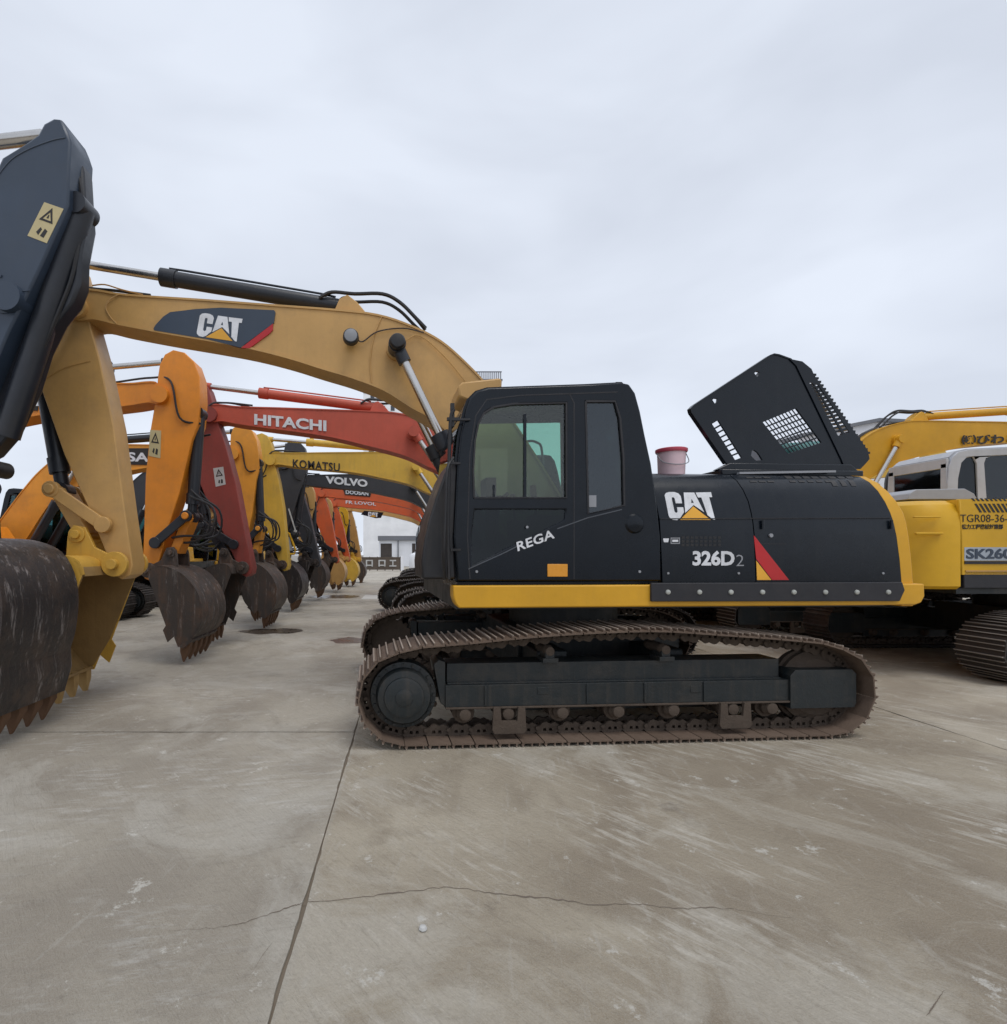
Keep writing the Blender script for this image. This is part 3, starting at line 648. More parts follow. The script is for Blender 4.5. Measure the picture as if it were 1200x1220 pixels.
def linkage(root, m, Pp=P0, Hp=H0, Fp=F0, stick_m=None, cyl_m=CYLB, bucket_m=None, bin_m=None, bcyl_m=None, tooth_m=TOOTH, brot=0, bsc=1., hw=.65, boom_w=.2, detail=0, blabel=None, front=0, hose=True, bo=0., link_m=None, arch=1., Hb=None, yc=0., square=False, custom=False):
    stick_m = stick_m or m; bucket_m = bucket_m or m; bin_m = bin_m or bucket_m; bcyl_m = bcyl_m or cyl_m
    tb = sim(F0, P0, Fp, Pp, arch); ts = sim(P0, H0, Pp, Hp); S = lambda d: ts((P0[0]+d[0], P0[1]+d[1]))
    bt = [tb(p) for p in BT]; bb = [tb(p) for p in BB]; w = boom_w
    boom = put('boom', MB().prism(bt + bb, -w+.012, w-.012), m, root)
    fl = MB(); fl.strip(bt[4:], -w, w, .022); fl.strip(bb[:-3], -w, w, .022)
    put('boom_flange', fl, m, boom)
    for c, r in ((Pp, .13), (tb(K0), .11)): 
        put('pin_boss', MB().cyl((c[0], -w-.05, c[1]), (c[0], w+.05, c[1]), r*tb.k, n=22), stick_m if r > .12 else m, boom)
    mt = tb(M0); put('cylinder_bracket', MB().prism([(mt[0]-.16, mt[1]-.16), (mt[0]+.30, mt[1]-.18), (mt[0]+.13, mt[1]+.02), (mt[0]+.02, mt[1]+.10), (mt[0]-.07, mt[1]+.05)], -.12, .12), m, boom, bev=.01)
    # boom cylinders both sides
    k = tb(K0); g = tb(G0)
    for y in (-w-.15, w+.07): hydraulic(root, k, g, .092, .44, y, cyl_m, name='boom_cylinder', flange=False)
    # stick
    sp = [S(d) for d in STK]
    st = boom if custom else put('stick', MB().prism(sp, -.165, .165), stick_m, root, bev=.012)
    if not custom: hydraulic(root, S((-.20, .60)), (mt[0], mt[1]+.0), .085, .34, 0, cyl_m, name='stick_cylinder')
    # bucket and its linkage
    C_ = bucket_part(root, Hb or Hp, bucket_m, bin_m, tooth_m, brot, bsc, hw, yc=yc, label=blabel, front=front, square=square)
    if Hb: C_ = (Hp[0]-.35, Hp[1]+.3)
    A_ = S((-.235, -1.98)); B_ = S((.30, -2.36))
    if not custom: hydraulic(root, A_, S((-.52, -.30)), .092, .14, 0, bcyl_m, name='bucket_cylinder', flange=False)
    for y in (-.25, .20):
        lk = MB().bar((A_[0], y+.025, A_[1]), (B_[0], y+.025, B_[1]), .05, .13)
        for c in (A_, B_): lk.cyl((c[0], y-.01, c[1]), (c[0], y+.06, c[1]), .088, n=16)
        put('side_link', lk, link_m or stick_m, root, bev=.006)
    pl = MB().bar((A_[0], 0, A_[1]), (C_[0], 0, C_[1]), .3, .14); pl.cyl((A_[0], -.29, A_[1]), (A_[0], .29, A_[1]), .055, n=14)
    put('power_link', pl, link_m or bcyl_m if bcyl_m != cyl_m else stick_m, root, bev=.01)
    if hose:
        h = MB()
        q = lambda p, dx, dz, y: (p[0]+dx, y, p[1]+dz)
        for y, s in ((-.1, 0), (-.03, .03), (.06, -.02)):
            h.tube([q(mt, -.30, .06+s*.5, y), q(mt, -.16, .13+s, y), q(mt, .10, .12+s, y), q(mt, .42, .13+s, y), q(mt, .62, .04+s, y), q(mt, .80, -.13+s, y), q(mt, .92, -.25+s*.3, y)], .02, 6, 5)
        for y in (-.08, -.02, .05):
            pts = bt[26:60:5]; h.tube([(p[0]+.02, y, p[1]+.035) for p in pts], .014, 5, 2)
        put('hose', h, HOSE, boom)
        h = MB()
        h.tube([(Pp[0]+.75, -.1, tb(P(150,351,1.5))[1]+.05), (Pp[0]+.25, -.12, Pp[1]+.24), (Pp[0]-.0, -.22, Pp[1]+.16), (Pp[0]-.12, -.22, Pp[1]-.25), (Pp[0]-.32, -.22, Pp[1]-.55), S((-.62, -.62))[:1]+(-.14,)+S((-.62,-.62))[1:]], .017, 6, 6)
        h.tube([(Pp[0]+.75, .1, tb(P(150,351,1.5))[1]+.05), (Pp[0]+.2, .1, Pp[1]+.30), (Pp[0]-.15, .18, Pp[1]+.22), (Pp[0]-.3, .2, Pp[1]-.35), S((-.58, -.5))[:1]+(.12,)+S((-.58,-.5))[1:]], .017, 6, 6)
        put('hose', h, HOSE, st)
        if link_m:
            h = MB()
            for y, k_ in ((-.2, .0), (-.12, .12), (.1, .05), (.18, .16)):
                h.tube([S((-.30, -1.5-k_))[:1]+(y,)+S((-.30, -1.5-k_))[1:], S((-.52-k_, -1.9))[:1]+(y*1.3,)+S((-.52-k_, -1.9))[1:], S((-.45-k_, -2.3))[:1]+(y*1.5,)+S((-.45-k_, -2.3))[1:], S((-.15, -2.45+k_))[:1]+(y,)+S((-.15, -2.45+k_))[1:], S((.05, -2.3))[:1]+(y,)+S((.05, -2.3))[1:]], .018, 6, 5)
            put('hose', h, HOSE, st)
    return dict(tb=tb, ts=ts, S=S, boom=boom, stick=st, k=k)

# ------------------------------------------------------------------ upper structure (template in the main machine's frame)
def profile_side(y=.15):      # (v, z) of the body side from sill to roof edge
    return [(.15, 1.40), (.15, 1.62), (.15, 1.84), (.155, 1.97), (.17, 2.06), (.19, 2.16), (.225, 2.27), (.28, 2.36), (.36, 2.425), (.47, 2.45), (.7, 2.46)]
def side_loft(xl, xr, n=6, sg=-1):
    rows = []
    for v, z in profile_side():
        a, b = xl(z), xr(z); rows.append([(a+(b-a)*i/n, sg*(VC-v), z) for i in range(n+1)])
    mb = MB().grid(rows)
    inner = [[(p[0], p[1]-sg*.03, p[2]-.02) for p in r] for r in rows]
    for e in (0, -1):
        mb.grid([[r[e] for r in rows], [r[e] for r in inner]], False)
    return mb
def xcurve(pts, v=.16):
    L = sorted([P(*p, v) for p in pts], key=lambda q: q[1])
    def f(z):
        if z <= L[0][1]: return L[0][0]
        for a, b in zip(L, L[1:]):
            if z <= b[1]: return a[0] + (b[0]-a[0])*(z-a[1])/(b[1]-a[1])
        return L[-1][0]
    return f
X_CAB = xcurve([(789,690),(786,620),(781,562)])
X_SEAM = xcurve([(900,690),(898,640),(895,600),(887,563)])
X_REAR = xcurve([(1073,690),(1069,650),(1061,606),(1047,563)])
X_CW = xcurve([(1092,690),(1088,650),(1082,606),(1060,563)])
def cw_mb():
    rows = []
    for v, z in [(.15, 1.18)] + profile_side() + [(1.0, 2.47)]:
        zz = max(z, 1.4); xr = X_CW(zz); xl = X_REAR(zz) + .002; dv = v - .15
        plan = [(xl, v+.0), (xr-.05, v), (xr-.012, v+.03), (xr+.02, v+.09), (xr+.06, v+.25), (xr+.20, .9), (xr+.28, VC)]
        plan += [(x, 2*VC - vv) for x, vv in plan[-2::-1]]
        rows.append([(x, vv-VC, z) for x, vv in plan])
    m = len(rows[0]); mb = MB().grid(rows)
    top = rows[-1]; mb.add(top, [tuple(range(m))]); mb.add(rows[0], [tuple(range(m))[::-1]])
    for a, b in zip(rows, rows[1:]): mb.add([a[0], a[-1], b[-1], b[0]], [(0,1,2,3)])
    return mb
def cab_mb():
    pass
CABO = [(546,692),(541,640),(545,560),(549,520),(556,487),(561,474),(569,466),(582,462),(640,460),(700,458),(738,456),(750,458),(757,468),(763,490),(769,520),(776,552),(783,600),(787,640),(788,692)]
W_FRONT = [(565,593),(564,560),(566,525),(570,505),(577,492),(588,485),(612,481),(675,480),(675,593)]
W_LOW = [(566,607),(674,607),(673,619),(640,636),(600,655),(563,674),(562,640)]
W_REAR = [(698,478),(733,478),(739,498),(743,545),(744,602),(701,612)]
W_FAR = [(561,655),(561,560),(564,515),(574,485),(585,472),(716,470),(718,640)]
W_FAR2 = [(728,476),(742,476),(752,520),(757,600),(730,612)]
VN, VF = .14, 1.18
def cab(root, m, gm=GLASS, detail=True):
    c = put('cab', lambda: MB().prism(PL(CABO, VN), VN-VC, VN-VC+.05, [PL(W_FRONT, VN), PL(W_LOW, VN), PL(W_REAR, VN)]), m, root, key=('cabside',), bev=.012)
    NEAR = PL(CABO, VN)
    def farside():
        holes = [[(x, z) for x, z in PL(w, VN)] for w in (W_FAR, W_FAR2)]
        return MB().prism(NEAR, VF-VC-.05, VF-VC, holes)
    put('cab_side_panel', farside, m, c, key=('cabfar',), bev=.01)
    def roof():
        i = 4; path = NEAR[i:14]; return MB().strip(path, VN-VC+.05, VF-VC-.05, .04)
    put('cab_roof', roof, m, c, key=('cabroof',))
    def rear():
        a, b, d = NEAR[13], NEAR[16], NEAR[18]; mb = MB()
        mb.strip([NEAR[16], NEAR[17], NEAR[18]], VN-VC+.05, VF-VC-.05, .04)
        mb.strip([NEAR[13], NEAR[14], NEAR[15], NEAR[16]], VN-VC+.05, VN-VC+.17, .04); mb.strip([NEAR[13], NEAR[14], NEAR[15], NEAR[16]], VF-VC-.17, VF-VC-.05, .04)
        return mb
    put('rear_wall', rear, m, c, key=('cabrear',))
    put('rear_window', lambda: MB().strip([NEAR[13], NEAR[14], NEAR[15], NEAR[16]], VN-VC+.17, VF-VC-.17, .006), GLASSD, c, key=('cabrwin',))
    put('windshield', lambda: MB().strip([(NEAR[1][0]-.015, NEAR[1][1]), (NEAR[2][0]-.05, NEAR[2][1]), (NEAR[3][0]-.045, NEAR[3][1]), (NEAR[4][0]-.01, NEAR[4][1])], VN-VC+.07, VF-VC-.07, .008), GLASSD, c, key=('wsh',))
    put('windshield_frame', lambda: (lambda mb: [mb.strip(NEAR[0:6], y, y+.06, .05) for y in (VN-VC+.05, VF-VC-.11)] and mb)(MB()), m, c, key=('wsf',))
    for k, (wn, g) in enumerate(((W_FRONT, gm), (W_LOW, GLASSD if gm is GLASS else gm), (W_REAR, GLASSR))):
        put('window', lambda wn=wn: MB().prism(PL(wn, VN), VN-VC+.018, VN-VC+.026), g, c, key=('win', k))
    for k, wn in enumerate((W_FAR, W_FAR2)):
        put('window', lambda wn=wn: MB().prism(PL(wn, VN), VF-VC-.03, VF-VC-.022), TGLASS, c, key=('winf', k))
    def floor(): return MB().box((NEAR[0][0], VN-VC+.05, 1.36), (NEAR[18][0], VF-VC-.05, 1.42))
    put('cab_floor', floor, m, c, key=('cabfloor',))
    if detail:
        x0 = P(660, 600, .6)[0]
        s = MB(); s.box((x0-.25, -1.30, 1.75), (x0+.25, -.80, 1.9)); s.prism([(x0+.17, 1.85), (x0+.30, 1.85), (x0+.38, 2.3), (x0+.28, 2.34), (x0+.2, 2.2)], -1.30, -.80)
        s.prism([(x0+.29, 2.3), (x0+.36, 2.3), (x0+.38, 2.42), (x0+.31, 2.43)], -1.18, -.92); s.box((x0-.2, -1.25, 1.42), (x0+.25, -.85, 1.75))
        put('operator_seat', s, SEATM, c, bev=.03)
        for y in (-1.42, -.72):
            k = MB(); k.box((x0-.35, y-.06, 1.45), (x0+.2, y+.06, 2.02)); k.cyl((x0-.28, y, 2.02), (x0-.30, y, 2.2), .015, n=8); k.cyl((x0-.30, y, 2.18), (x0-.31, y, 2.30), .028, n=10)
            put('control_console', k, SEATM, c, bev=.01)
        k = MB(); xx = P(590, 600, .6)[0]; k.box((xx-.05, -1.0, 1.42), (xx+.06, -.88, 2.25)); k.box((xx-.08, -1.06, 2.2), (xx+.02, -.8, 2.42))
        k.tube([(xx-.02, -1.2, 1.5), (xx+.0, -1.2, 2.1), (xx+.1, -1.2, 2.25)], .02); k.tube([(xx-.02, -.95, 1.5), (xx+.0, -.95, 2.1), (xx+.1, -.95, 2.25)], .02)
        put('instrument_post', k, SEATM, c)
        bar = PL([(567,599.5),(674,599.5)], VN); 
        k = MB(); x = P(626, 540, VN)[0]; k.box((x-.012, VN-VC+.005, P(0, 592, VN)[1]), (x+.012, VN-VC+.03, P(0, 481, VN)[1]))
        x = P(589, 600, VN)[0]; k.box((x-.008, VN-VC+.01, P(0, 592, VN)[1]), (x+.008, VN-VC+.03, P(0, 572, VN)[1]))
        put('window_rail', k, m, c)
    return c
def body(root, hood_m, cw_m, skirt_m, cab_m, gm=GLASS, detail=True):
    def core():
        mb = MB(); mb.box((P(545,0,.2)[0], -1.45, 1.17), (P(1060,0,.2)[0], 1.45, 1.40))
        mb.box((X_CAB(1.5), -1.50, 1.40), (X_REAR(1.5)-.02, -1.2, 1.9)); mb.box((X_CAB(1.5)+.02, -1.45, 1.40), (X_REAR(2.3)-.02, 1.45, 2.10))
        return mb
    put('main_frame', core, FRAME, root, key=('core',))
    put('storage_door', lambda: side_loft(X_CAB, lambda z: X_SEAM(z)-.005), hood_m, root, key=('sdoor',), bev=0)
    put('engine_door', lambda: side_loft(lambda z: X_SEAM(z)+.005, X_REAR), hood_m, root, key=('edoor',))
    put('engine_door', lambda: side_loft(lambda z: P(700,0,.2)[0], X_REAR, sg=1), hood_m, root, key=('edoor2',))
    def hood():
        mb = MB(); a, b = X_CAB(2.4)+.02, X_REAR(2.45)
        mb.box((a, -1.02, 2.10), (b, 1.02, 2.455)); return mb
    put('hood', hood, hood_m, root, key=('hood',))
    put('counterweight', cw_mb, cw_m, root, key=('cw',))
    def skirt():
        a = P(540, 695, .12)[0]; b = P(1099, 695, .12)[0]
        z0, z1 = 1.195, 1.392; mb = MB()
        mb.prism([(a+.05, z0), (a+.02, z0+.04), (a, z0+.1), (a, z1), (b, z1), (b+.005, z0+.08), (b-.03, z0+.02), (b-.09, z0)], .10-VC, .30-VC)
        return mb
    put('side_skirt', skirt, skirt_m, root, key=('skirt',), bev=.012)
    put('side_skirt', lambda: MB().box((P(700,0,.2)[0], 1.40, 1.195), (P(1080,0,.2)[0], 1.60, 1.392)), skirt_m, root, key=('skirt2',), bev=.012)
    def tank():
        mb = MB(); a = P(545,0,.2)[0]
        mb.prism([(a, 1.40), (a+1.55, 1.40), (a+1.55, 2.25), (a+.75, 2.25), (a+.55, 1.95), (a+.05, 1.9)], .55, 1.5)
        mb.box((a+.1, -.5, 1.17), (a+1.4, .5, 1.5)); return mb
    put('fuel_tank', tank, hood_m, root, key=('tank',), bev=.02)
    put('boom_foot_bracket', lambda: (lambda mb: [mb.prism([(F0[0]-.55, 1.2), (F0[0]+.45, 1.2), (F0[0]+.15, F0[1]+.16), (F0[0]-.15, F0[1]+.16)], y, y+.05) for y in (-.30, .25)] and mb)(MB()), FRAME, root, key=('foot',))
    def rail():
        a = P(600,0,.2)[0]; mb = MB()
        mb.tube([(a, 1.4, 1.9), (a, 1.4, 2.85), (a+.1, 1.4, 2.95), (a+.45, 1.4, 2.95), (a+.55, 1.4, 2.85), (a+.6, 1.4, 2.2)], .017, 6, 4)
        mb.tube([(a+.75, .7, 2.2), (a+.75, .7, 3.05), (a+.85, .7, 3.15), (a+1.0, .7, 3.15), (a+1.08, .7, 3.0), (a+1.08, .7, 2.2)], .017, 6, 4)
        return mb
    if detail: put('handrail', rail, HOSE, root, key=('rail',))
    return cab(root, cab_m, gm, detail)
# lettering helpers -------------------------------------------------
LOGO_C = [(128,200),(150,170),(190,158),(250,158),(295,175),(318,210),(320,298),(245,298),(240,235),(228,222),(208,226),(205,250),(218,395),(232,412),(250,410),(257,395),(255,345),(328,345),(330,405),(278,475),(240,500),(190,496),(155,470),(145,440)]
LOGO_A = [(362,165),(488,165),(570,405),(455,318),(345,412)]
LOGO_AH = [(430,293),(440,240),(462,293)]
LOGO_T = [(505,165),(690,160),(692,222),(655,222),(690,495),(665,492),(607,440),(562,226),(522,226)]
LOGO_Y = [(275,497),(450,335),(637,497)]
def cat_logo(parent, M, y, th=.004):
    """M maps logo units to (x, z); raised letters with the yellow triangle"""
    mb = MB()
    mb.prism([M(*p) for p in LOGO_C], y-th, y); mb.prism([M(*p) for p in LOGO_A], y-th, y, [[M(*p) for p in LOGO_AH]]); mb.prism([M(*p) for p in LOGO_T], y-th, y)
    put('lettering', mb, WHITE, parent)
    put('logo_triangle', MB().prism([M(*p) for p in LOGO_Y], y-th, y), YELDEC, parent)
def affine(o, ux, uy):      # o, end of x axis, end of y axis as (x,z)
    def f(a, b): return (o[0]+(ux[0]-o[0])*a+(uy[0]-o[0])*b, o[1]+(ux[1]-o[1])*a+(uy[1]-o[1])*b)
    return f
def letters(parent, s, bl, br, tl, y, m, bold=.02, th=.004, shear=0, flip=1, spacing=1., name='lettering'):
    f = affine(bl, br, tl)
    return put(name, text_mb(s, lambda a, b, d: (f(a, b)[0], y + d*flip, f(a, b)[1]), bold, th, shear, spacing), m, parent)
def warn_sticker(parent, q, y, m=CREAM, flip=1):
    """q: four (x,z) corners bl, br, tr, tl"""
    f = lambda a, b: (q[0][0]*(1-a)*(1-b)+q[1][0]*a*(1-b)+q[2][0]*a*b+q[3][0]*(1-a)*b, q[0][1]*(1-a)*(1-b)+q[1][1]*a*(1-b)+q[2][1]*a*b+q[3][1]*(1-a)*b)
    s = put('warning_sticker', MB().prism([f(0,0), f(1,0), f(1,1), f(0,1)], y-.003*flip, y), m, parent)
    mb = MB(); mb.prism([f(.15,.52), f(.85,.52), f(.5,.92)], y-.005*flip, y-.003*flip, [[f(.29,.575), f(.71,.575), f(.5,.80)]])
    mb.prism([f(.45,.62), f(.55,.62), f(.52,.72), f(.48,.72)], y-.005*flip, y-.003*flip)
    mb.prism([f(.3,.18), f(.45,.12), f(.5,.3), f(.4,.34)], y-.005*flip, y-.003*flip); mb.prism([f(.55,.12), f(.75,.1), f(.78,.3), f(.62,.34)], y-.005*flip, y-.003*flip)
    put('pictogram', mb, BLKLET, s)

# ------------------------------------------------------------------ MAIN MACHINE
ctr = O0 + A*UC + NN*VC
main = thing('excavator', 'large black and yellow excavator in the foreground with its engine cover tilted open', 'excavator', (ctr.x, ctr.y, 0), TH, 'excavators parked in the right row')
undercarriage(main, ('all', 'shoes'), SHOE)
mc = body(main, BLACK, KHAKI if False else YELLOW, YELLOW, CABBLK)
lk = linkage(main, KHAKI, bucket_m=WYELLOW, bin_m=BUCKIN, stick_m=KHAKI, tooth_m=YTOOTH, cyl_m=CYLB, front=WYELLOW, brot=R(0))
boom, stick = lk['boom'], lk['stick']
Y0 = VN - VC
# front of cab: bulged lower front, deck, mirror and rails
fr = [P(*c, .2) for c in ((543,690),(503,690),(502,668),(505,645),(511,618),(520,590),(529,565),(540,545),(545,560),(541,640))]
put('front_guard', MB().prism(fr, .17-VC, .95-VC), HOSE, mc, bev=.02)
h = MB()
h.tube([P3(535,690,.06), P3(534,640,.06), P3(535,560,.06), P3(537,500,.06), P3(541,488,.06)], .016, 6, 4)
h.tube([P3(530,690,.10), P3(529,660,.0), P3(531,610,.0), P3(533,560,.02), P3(540,545,.1)], .013, 6, 4)
for py in (552, 655): h.bar(P3(536, py, .06), P3(548, py, .14), .02, .02)
put('grab_rail', h, HOSE, main)
h = MB(); h.tube([P3(560,500,.12), P3(545,500,.10), P3(538,496,.08)], .012, 6, 3); h.box(P3(537,480,.06), P3(541,509,.09)); h.box(P3(533,497,.05), P3(548,502,.08))
put('mirror_arm', h, HOSE, main)
# gaps around door, seams
put('door_seam', MB().strip([P(684,690,VN), P(684,610,VN), P(684,480,VN), P(678,468,VN)], Y0-.002, Y0+.01, .010), RUBBER, mc)
put('door_seam', MB().strip([P(560,690,VN), P(557,640,VN), P(560,540,VN), P(567,495,VN), P(580,476,VN), P(620,471,VN), P(680,469,VN), P(736,467,VN)], Y0-.002, Y0+.01, .010), RUBBER, mc)
put('window_rubber', MB().strip(PL(W_FRONT + W_FRONT[:1], VN), Y0-.004, Y0+.02, .016), RUBBER, mc)
put('window_rubber', MB().strip(PL(W_REAR + W_REAR[:1], VN), Y0-.004, Y0+.02, .018), RUBBER, mc)
put('pinstripe', MB().strip([P(*c, VN) for c in ((558,678),(600,659),(616,651))], Y0-.003, Y0+.004, .009), STRIPE, mc)
put('pinstripe', MB().strip([P(*c, VN) for c in ((664,630),(700,617),(741,607))], Y0-.003, Y0+.004, .009), STRIPE, mc)
letters(mc, 'REGA', P(617,657,VN), P(661,641,VN), P(615,646,VN), Y0-.001, WHITE, .02, spacing=1.05)
put('reflector', MB().prism(PL([(652,672),(676,672),(676,687),(652,687)], VN), Y0-.012, Y0), AMBER, mc, bev=.004)
put('door_handle', MB().lathe((P(756,622,VN)[0], Y0, P(756,624,VN)[1]), [(.02,-.03),(.075,-.02),(.09,0)], 20), CABBLK, mc)
for px, py in ((568,681),(762,681),(628,628)):
    x, z = P(px, py, VN); put('bolt', MB().cyl((x, Y0-.008, z), (x, Y0, z), .012, n=10), LGREY, mc)
hk = MB(); hk.prism(PL([(696,512),(700,512),(700,517),(697,518)], VN), Y0-.004, Y0)
lab = [(700,590),(711,590),(711,604),(700,604)]
put('window_label', MB().prism(PL(lab, VN), Y0+.006, Y0+.014), LGREY, mc)
# khaki roof lamp housing
rl = MB(); rl.prism(PL([(546,474),(545,462),(550,457),(594,452),(597,455),(596,468),(584,476),(560,480)], .55), .5-VC, .95-VC)
put('roof_lamp_housing', rl, KHAKI, mc, bev=.02)
put('roof_lamp', MB().box(P3(551,475,.55), P3(566,481,.85)), HOSE, mc)
put('roof_cap', MB().prism(PL([(731,459),(734,455),(741,455),(745,459)], .3), .3-VC, .5-VC), HOSE, mc)
# body details
YS = .15 - VC
put('panel_seam', MB().strip([P(787,618,.15), P(1063,617,.15)], YS-.001, YS+.006, .008), RUBBER, main)
def ML(a, b): return P(780 + a/10, 570 + b/10, .19)
# letters follow the tilted shoulder above z=1.95
def tilt(mb):
    pr = profile_side(); out = []
    for x, y, z in mb.v:
        v = .15
        for (v0, z0), (v1, z1) in zip(pr, pr[1:]):
            if z0 <= z <= z1: v = v0 + (v1-v0)*(z-z0)/(z1-z0); break
        out.append((x, y + v, z))
    mb.v = out; return mb
lt = MB()
for pl, hs in ((LOGO_C, []), (LOGO_A, [LOGO_AH]), (LOGO_T, [])): lt.prism([ML(*p) for p in pl], -VC-.006, -VC+.002, [[ML(*p) for p in q] for q in hs])
put('lettering', tilt(lt), WHITE, main, label='white letters of the maker on the storage door')
put('logo_triangle', tilt(MB().prism([ML(*p) for p in LOGO_Y], -VC-.006, -VC+.002)), YELDEC, main)
letters(main, '326D', P(825,674,.15), P(875,674,.15), P(825,656,.15), YS-.001, WHITE, .035, spacing=.98)
letters(main, '2', P(877,674.5,.15), P(886,674.5,.15), P(877,661,.15), YS-.001, LGREY, -.012)
put('small_mark', MB().prism(PL([(790,641.5),(797,641.5),(796,646),(791,646)], .15), YS-.003, YS), WHITE, main)
put('data_plate', MB().prism(PL([(799,640.5),(810,640.5),(810,648),(799,648)], .15), YS-.003, YS, [PL([(800,641.7),(809,641.7),(809,646.8),(800,646.8)], .15)]), LGREY, main)
put('small_mark', MB().prism(PL([(801,643),(808,643),(808,645.6),(801,645.6)], .15), YS-.003, YS), WHITE, main)
vt = MB()
for i in range(9):
    for j in range(3): vt.prism(PL([(812+i*5.4,639+j*4.4),(815.6+i*5.4,639+j*4.4),(815.6+i*5.4,642+j*4.4),(812+i*5.4,642+j*4.4)], .15), YS-.002, YS)
put('vent_grille', vt, HOSE, main)
red = [(898,638),(900,640),(940,691),(920,691),(901,666)]
put('red_stripe', MB().prism(PL(red, .15), YS-.003, YS), REDDEC, main)
put('yellow_stripe', MB().prism(PL([(901,668),(919,691),(902,691)], .15), YS-.003, YS), YELDEC, main)
x, z = P(918,638,.15); k = MB(); k.cyl((x, YS-.015, z), (x, YS, z), .018, n=12); put('door_latch', k, LGREY, main)
put('door_seam', MB().strip([P(903,648,.15), P(936,648,.15)], YS-.002, YS+.004, .006), RUBBER, main)
for a_, b_ in ((908,625),(1061,625)):
    x, z = P(a_, b_, .15); put('hinge', MB().cyl((x, YS-.012, z-.04), (x, YS-.012, z+.04), .012, n=10), BLACK, main)
for a_, b_ in ((1052,683),(880,683),(796,683)):
    x, z = P(a_, b_, .15); put('bolt', MB().cyl((x, YS-.007, z), (x, YS, z), .011, n=8), LGREY, main)
# upper vents: openings in the shoulder
def shoulder_slot(x0, x1, y0, y1, v=.25):
    a = P(x0, y0, v)[0]; b = P(x1, y0, v)[0]; z1 = P(x0, y0, v)[1]; z0 = P(x0, y1, v)[1]
    return tilt(MB().grid([[(a+(b-a)*i, -VC-.004, z0+(z1-z0)*j/4) for i in (0, 1)] for j in range(5)], False).prism([(a, z0), (b, z0), (b, z1), (a, z1)], -VC-.003, -VC+.0))
for i in range(3):
    for j in range(2): put('vent_slot', shoulder_slot(896+i*10.5, 904+i*10.5, 566.5+j*5.5, 568.5+j*5.5), HOSE, main)
for i in range(8): put('vent_slot', shoulder_slot(944+i*10.7, 952+i*10.7, 564.5, 569), HOSE, main)
for i in range(3): put('vent_slot', shoulder_slot(993+i*11, 999+i*11, 571, 579), HOSE, main)
for i in range(5): put('vent_slot', shoulder_slot(944+i*10.7, 951+i*10.7, 571.5, 574), HOSE, main)
# skirt pad
ysk = .10 - VC
pad = put('rubber_pad', MB().prism(PL([(775,694.5),(1073,693.5),(1076,703),(1070,716),(775,716.5)], .09), ysk-.03, ysk+.001), RUBBER, main, bev=.006)
for i in range(8):
    x, z = P(796 + i*37.5, 705.5, .07); put('pad_bolt', MB().lathe((x, ysk-.03, z), [(.008,-.014),(.02,-.010),(.023,0)], 12), BOLT, pad)
# hood tray and open cover
tray = MB(); a = P(868,0,.5)[0]; b = P(1026,0,.5)[0]
tray.box((a-.10, -1.25, 2.44), (b-.02, .9, 2.50)); tray.prism([(a-.12, 2.50), (a+.02, 2.57), (b-.1, 2.57), (b-.02, 2.50)], -1.2, -1.12)
put('hood_tray', tray, BLACK, main, bev=.01)
put('hinge_strip', MB().prism(PL([(878,563),(992,561),(992,563.5),(878,565.5)], .42), .38-VC, .42-VC), LGREY, main)
x_, z_ = P(925,545,1.0); x2_, z2_ = P(985,520,1.0)
put('air_filter', MB().cyl((x_, -.7, z_+.02), (x2_, -.7, z_+.06), .13, n=24).cyl((x_+.1, -.7, z_+.02), (x_+.1, -.7, z_-.2), .06, n=12), TEAL, main, bev=.005)
put('expansion_tank', MB().box((x_+.02, -.45, z_-.1), (x_+.30, -.25, z_+.22)).cyl((x_+.16, -.35, z_+.22), (x_+.16, -.35, z_+.27), .04, n=12), LGREY, main, bev=.02)
VCV = .55
cv = [(866,552),(824,491),(823,487),(827,483),(917,424),(922,422),(928,423),(942,428),(950,437),(976,490),(1003,545),(1008,559),(990,560),(900,557)]
holes = []
q = [(909,503),(949,486.5),(979,527),(939,540.5)]   # mesh window corners tl, tr, br, bl
def bl_(u, v_, q=q): return (q[0][0]*(1-u)*(1-v_)+q[1][0]*u*(1-v_)+q[2][0]*u*v_+q[3][0]*(1-u)*v_, q[0][1]*(1-u)*(1-v_)+q[1][1]*u*(1-v_)+q[2][1]*u*v_+q[3][1]*(1-u)*v_)
qs = [(848.5,505),(856,500.5),(884,545),(876,548)]
def ql_(u, v_): return bl_(u, v_, qs)
holes += [q, qs, [(895,543),(896,537),(899,536),(903,539),(909,548),(901,549)]]
for cx_, cy_ in ((902,445),(852,477)): holes.append([(cx_-3, cy_-.5), (cx_-1, cy_-2.5), (cx_+3, cy_-2), (cx_+2.5, cy_+1.5), (cx_, cy_+4)])
gr_ = MB(); gy = (VCV-VC+.004, VCV-VC+.016)
for k_, (fn_, nr, nc, wr, wc) in enumerate(((bl_, 7, 10, .26, .2), (ql_, 8, 1, .3, 0))):
    for r_ in range(1, nr): gr_.prism(PL([fn_(0, (r_-wr/2)/nr), fn_(1, (r_-wr/2)/nr), fn_(1, (r_+wr/2)/nr), fn_(0, (r_+wr/2)/nr)], VCV), *gy)
    for c_ in range(1, nc): gr_.prism(PL([fn_((c_-wc/2)/nc, 0), fn_((c_+wc/2)/nc, 0), fn_((c_+wc/2)/nc, 1), fn_((c_-wc/2)/nc, 1)], VCV), gy[0]+.002, gy[1]-.002)
